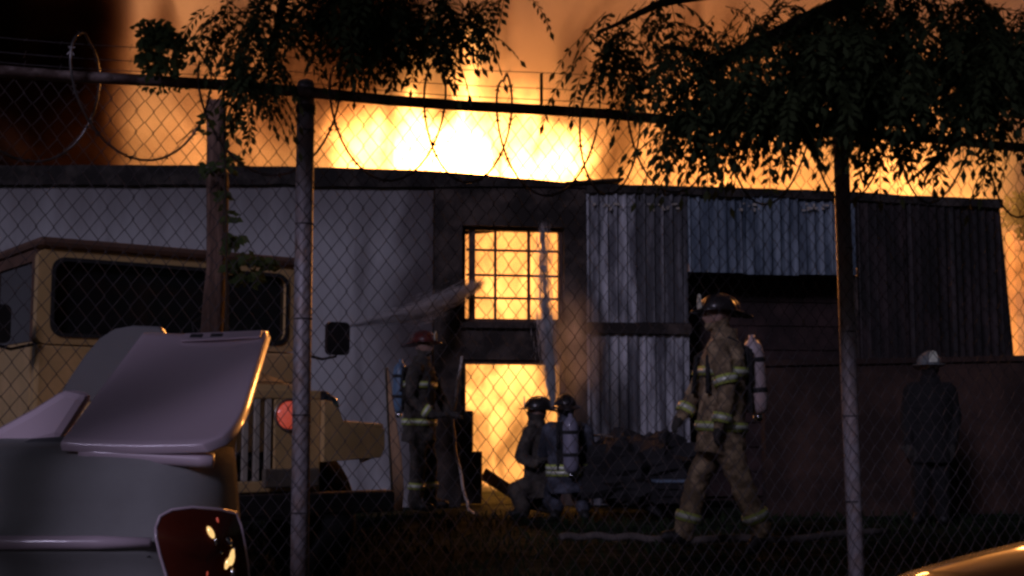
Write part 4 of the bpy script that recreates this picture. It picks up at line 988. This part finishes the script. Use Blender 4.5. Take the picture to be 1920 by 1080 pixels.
# ================================================================== WATER
def jet_mat(name, dens):
    m_ = bpy.data.materials.new(name); n, l, out, Pn = vol_nodes(m_); G = NG(n, l)
    nz = G.smooth(G.noise(Pn, 5.0, (0, 0, 0), (1, 1, .6), 3), .3, .75)
    v = n.new('ShaderNodeVolumePrincipled'); v.inputs['Color'].default_value = (.97, .97, .98, 1); l.new(G.m('MULTIPLY', G.m('MULTIPLY', nz, dens), G.blob(Pn, MC, (.42, .40, .95), 1.0, .1)), v.inputs['Density'])
    l.new(v.outputs[0], out.inputs['Volume']); MATS[name] = m_
MC = P(1072, 660, 13.9); jet_mat('spray_thin', 3.2)
leaf_mat('spray_drops', (.70, .70, .72), .45)
def spray(name, label, path, rads, n_, ln, wd, fade=1.0):
    m = MB(); k = len(path) - 1
    for _ in range(n_):
        t = rnd.random() ** fade * k; i = min(int(t), k - 1); p = path[i].lerp(path[i + 1], t - i); d = (path[i + 1] - path[i]).normalized()
        r = (rads[i] + (rads[i + 1] - rads[i]) * (t - i)) * abs(rnd.gauss(0, .45)); a = rnd.uniform(0, 6.283)
        e1 = d.cross(Vector((.2, 1, .1))).normalized(); e2 = d.cross(e1)
        p = p + (e1 * math.cos(a) + e2 * math.sin(a)) * r; d = (d + Vector((rnd.uniform(-.05, .05), rnd.uniform(-.05, .05), rnd.uniform(-.05, .05)))).normalized()
        L_ = ln * rnd.uniform(.4, 1.3); w = e1 * wd * rnd.uniform(.4, 1.2); w2 = e2 * wd * .8
        m.add([p, p + d * L_ * .5 + w, p + d * L_ * .5 - w * .5 + w2, p + d * L_ * .5 - w * .5 - w2, p + d * L_], [(0, 1, 2), (0, 2, 3), (0, 3, 1), (4, 2, 1), (4, 3, 2), (4, 1, 3)])
    m.build(name, 'spray_drops', kind='stuff', label=label, category='water')
a, b, c = P(640, 614, 13.4), P(780, 588, 14.2), P(884, 540, 15.1)
spray('water_jet', 'thin hose jet of water arcing past the pale wall into the window', [a, b, c], [.02, .15, .08], 6500, .30, .0016, .62)
spray('water_plume', 'upright spray of water rising before the doorway beside the crouching firefighters', [P(1038, 770, 13.25), P(1032, 690, 13.4), P(1024, 600, 13.6), P(1018, 450, 13.9)], [.03, .10, .15, .10], 4200, .22, .0026, 1.7)
m = MB(); c = P(1072, 660, 13.9); m.ell(c, .46, .44, 1.0, None, 14, 9); m.build('spray_mist', 'spray_thin', kind='stuff', label='faint lavender mist drifting beside the doorway', category='mist', smooth=True)

# ================================================================== YARD CLUTTER
# rim-lit sheet edge by the door jamb, built as a pale tube
m = MB(); hp_ = [P(866, 668, 14.75), P(858, 720, 14.7), P(850, 780, 14.6), P(852, 830, 14.5), P(862, 880, 14.3), P(872, 930, 14.1), P(880, 956, 13.95), P(900, 972, 13.7), P(960, 985, 13.2), P(1040, 975, 12.9)]
fine = []
for i in range(len(hp_) - 1):
    for t in range(5): fine.append(hp_[i].lerp(hp_[i + 1], t / 5) + Vector((.006 * math.sin(i * 5 + t), 0, 0)))
m.tube(fine, .016, 8); m.build('lit_edge_line', 'hose', label='pale thin tube for the rim-lit sheet edge beside the burning door jamb', category='hose', smooth=True, kind='thing')  # no real hose: rim-lit sheet edge built as a tube
# leaning board
bd = thing('leaning_board', 'tan rounded board leaning behind the truck fender beside the standing firefighter', 'board', P(748, 960, 12.9) * 1)
b0 = Vector(bd.location); m = MB()
ol = [(722, 690), (728, 688), (738, 760), (752, 850), (757, 920), (754, 958), (736, 958), (733, 900), (728, 820)]
m.prism([P(x, y, 12.9 + (958 - y) * .0012) - b0 for x, y in ol], (.0, .03, 0)); m.build('board_face', 'board_tan', bd, bevel=.008)
m = MB(); m.tube([P(x, y, 12.88 + (958 - y) * .0012) - b0 for x, y in ((722, 690), (728, 820), (736, 958))], .009, 6); m.build('board_edge', 'tarnished', bd)
# charred cupboard in the doorway
cb = thing('charred_cupboard', 'charred stepped cupboard standing inside the burning doorway', 'cupboard', P(884, 945, 14.9) * 1); cb.location.z = 0
b0 = Vector(cb.location)
for nm_, x0, x1, y0, y1 in (('cabinet', 868, 904, 846, 952), ('upper_shelf', 870, 887, 770, 846), ('side_board', 865, 872, 690, 846)):
    p0, p1 = P(x0, y1, 15.2) - b0, P(x1, y0, 15.2) - b0; m = MB(); m.box((p0.x, .1, max(0, p0.z)), (p1.x, .42, p1.z - .002)); m.build(nm_, 'charred', cb, bevel=.012)
# fallen beam
m = MB(); a, b = P(905, 888, 15.6), P(985, 938, 15.3); d = (b - a).normalized(); up_ = Vector((0, 0, 1)); q = d.cross(Vector((0, 1, 0))).normalized() * .075
m.prism([a - q, b - q, b + q * .8, a + q], (0, .16, 0)); m.build('fallen_beam', 'charred', label='burnt beam fallen at a slant across the doorway', category='beam', bevel=.01, kind='thing')
# heap of dark junk right of the doorway
def lump(name, label, cat, px, py, Y, rx, ry, rz_, material, seed):
    c = P(px, py, Y); root = thing(name, label, cat, (c.x, c.y, 0)); m = MB(); m.ell((0, 0, c.z), rx, ry, rz_, None, 26, 18)
    out = []
    for v in m.v:
        v = Vector(v); k = noise.noise(v * 4 + Vector((seed, 0, 0))) * .55 + noise.noise(v * 9 + Vector((seed, 3, 0))) * .35
        w = v + (v - Vector((0, 0, c.z))) * k; out.append((w.x, w.y, max(-.02, w.z)))
    m.v = out; m.build('heap', material, root)
    return root
def boxy(name, label, cat, px0, px1, py0, py1, Y, depth, material, rz=0, slats=4, lidm=None):
    c = P((px0 + px1) / 2, py1, Y); t = P((px0 + px1) / 2, py0, Y); w = P(px1, py1, Y).x - P(px0, py1, Y).x; h = t.z - max(c.z, 0); z0 = max(c.z, -.02)
    root = thing(name, label, cat, (c.x, c.y, z0), rz)
    for k in range(slats):
        m = MB(); m.box((-w / 2, 0, h * k / slats + .006), (w / 2, .02, h * (k + 1) / slats - .006)); m.build('board', material, root)
    for sx in (-1, 1):
        m = MB(); m.box((sx * w / 2 - .02, .021, 0), (sx * w / 2 + .02, .06, h)); m.build('corner_post', material, root)
        m = MB(); m.box((sx * w / 2 - .01, .061, .01), (sx * w / 2 + .01, depth, h - .01)); m.build('side_panel', material, root)
    m = MB(); m.box((-w / 2 - .01, -.01, h), (w / 2 + .01, depth + .01, h + .025)); m.build('top_board', lidm or material, root, bevel=.005)
    return root
lump('scrap_heap', 'dark heap of scrap against the corrugated wall right beside the doorway', 'scrap', 1205, 865, 14.0, .55, .45, .36, 'junk_dark', 3)
lump('rubble_mound', 'low dark mound of rubble behind the walking firefighter', 'rubble', 1180, 890, 12.9, .55, .4, .34, 'junk_dark', 8)
boxy('wooden_crate', 'low crate with a pale bluish top between the kneeling and the walking firefighters', 'crate', 1232, 1306, 905, 945, 12.4, .42, 'junk_dark', .15, 3, 'crate_blue')
m = MB(); m.tube([P(1098, 818, 13.0), P(1128, 816, 13.0), P(1150, 820, 13.0)], [.012, .012, .008], 7); m.tube([P(1110, 818, 13.0), P(1112, 960, 13.0)], .010, 6); m.build('metal_rod', 'tarnished', label='bent pale metal rod sticking out beside the kneeling firefighter', category='rod', kind='thing')
m = MB(); hp_ = [P(1050, 1016, 10.3), P(1100, 1008, 10.4), P(1160, 1012, 10.35), P(1230, 1016, 10.2), P(1290, 1012, 10.1), P(1480, 1010, 10.2), P(1700, 985, 11.0)]
fine = [hp_[i].lerp(hp_[i + 1], t / 6) for i in range(len(hp_) - 1) for t in range(6)]
fine = [Vector((p.x, p.y, .035 + .01 * math.sin(i))) for i, p in enumerate(fine)]
m.tube(fine, .030, 9); m.build('fire_hose', 'hose_dirty', label='dirty fire hose lying across the dark yard by the walking firefighter', category='hose', smooth=True, kind='thing')
# bush behind the end of the building
c = P(1935, 400, 18.6); bsh = thing('dark_bush', 'dark bush silhouetted at the far end of the warehouse roof', 'bush', (c.x, 18.6, 0)); m = MB()
m.tube([(0, 0, -.1), (.02, 0, 2.2), (-.05, 0, c.z)], [.07, .05, .02], 7); m.build('stem', 'bark', bsh)
m = MB()
for _ in range(420):
    d = Vector((rnd.gauss(0, 1), rnd.gauss(0, 1), rnd.gauss(0, 1))).normalized() * rnd.random() ** .4; p = Vector((d.x * .42, d.y * .4, c.z + d.z * .38)); e = Vector((rnd.uniform(-1, 1), rnd.uniform(-1, 1), rnd.uniform(-1, 1))).normalized(); w = e.cross(Vector((.1, 1, .3))).normalized()
    m.add([p, p + e * .06 + w * .03, p + e * .13, p + e * .06 - w * .03], [(0, 1, 2, 3)])
m.build('foliage', 'leaf', bsh)
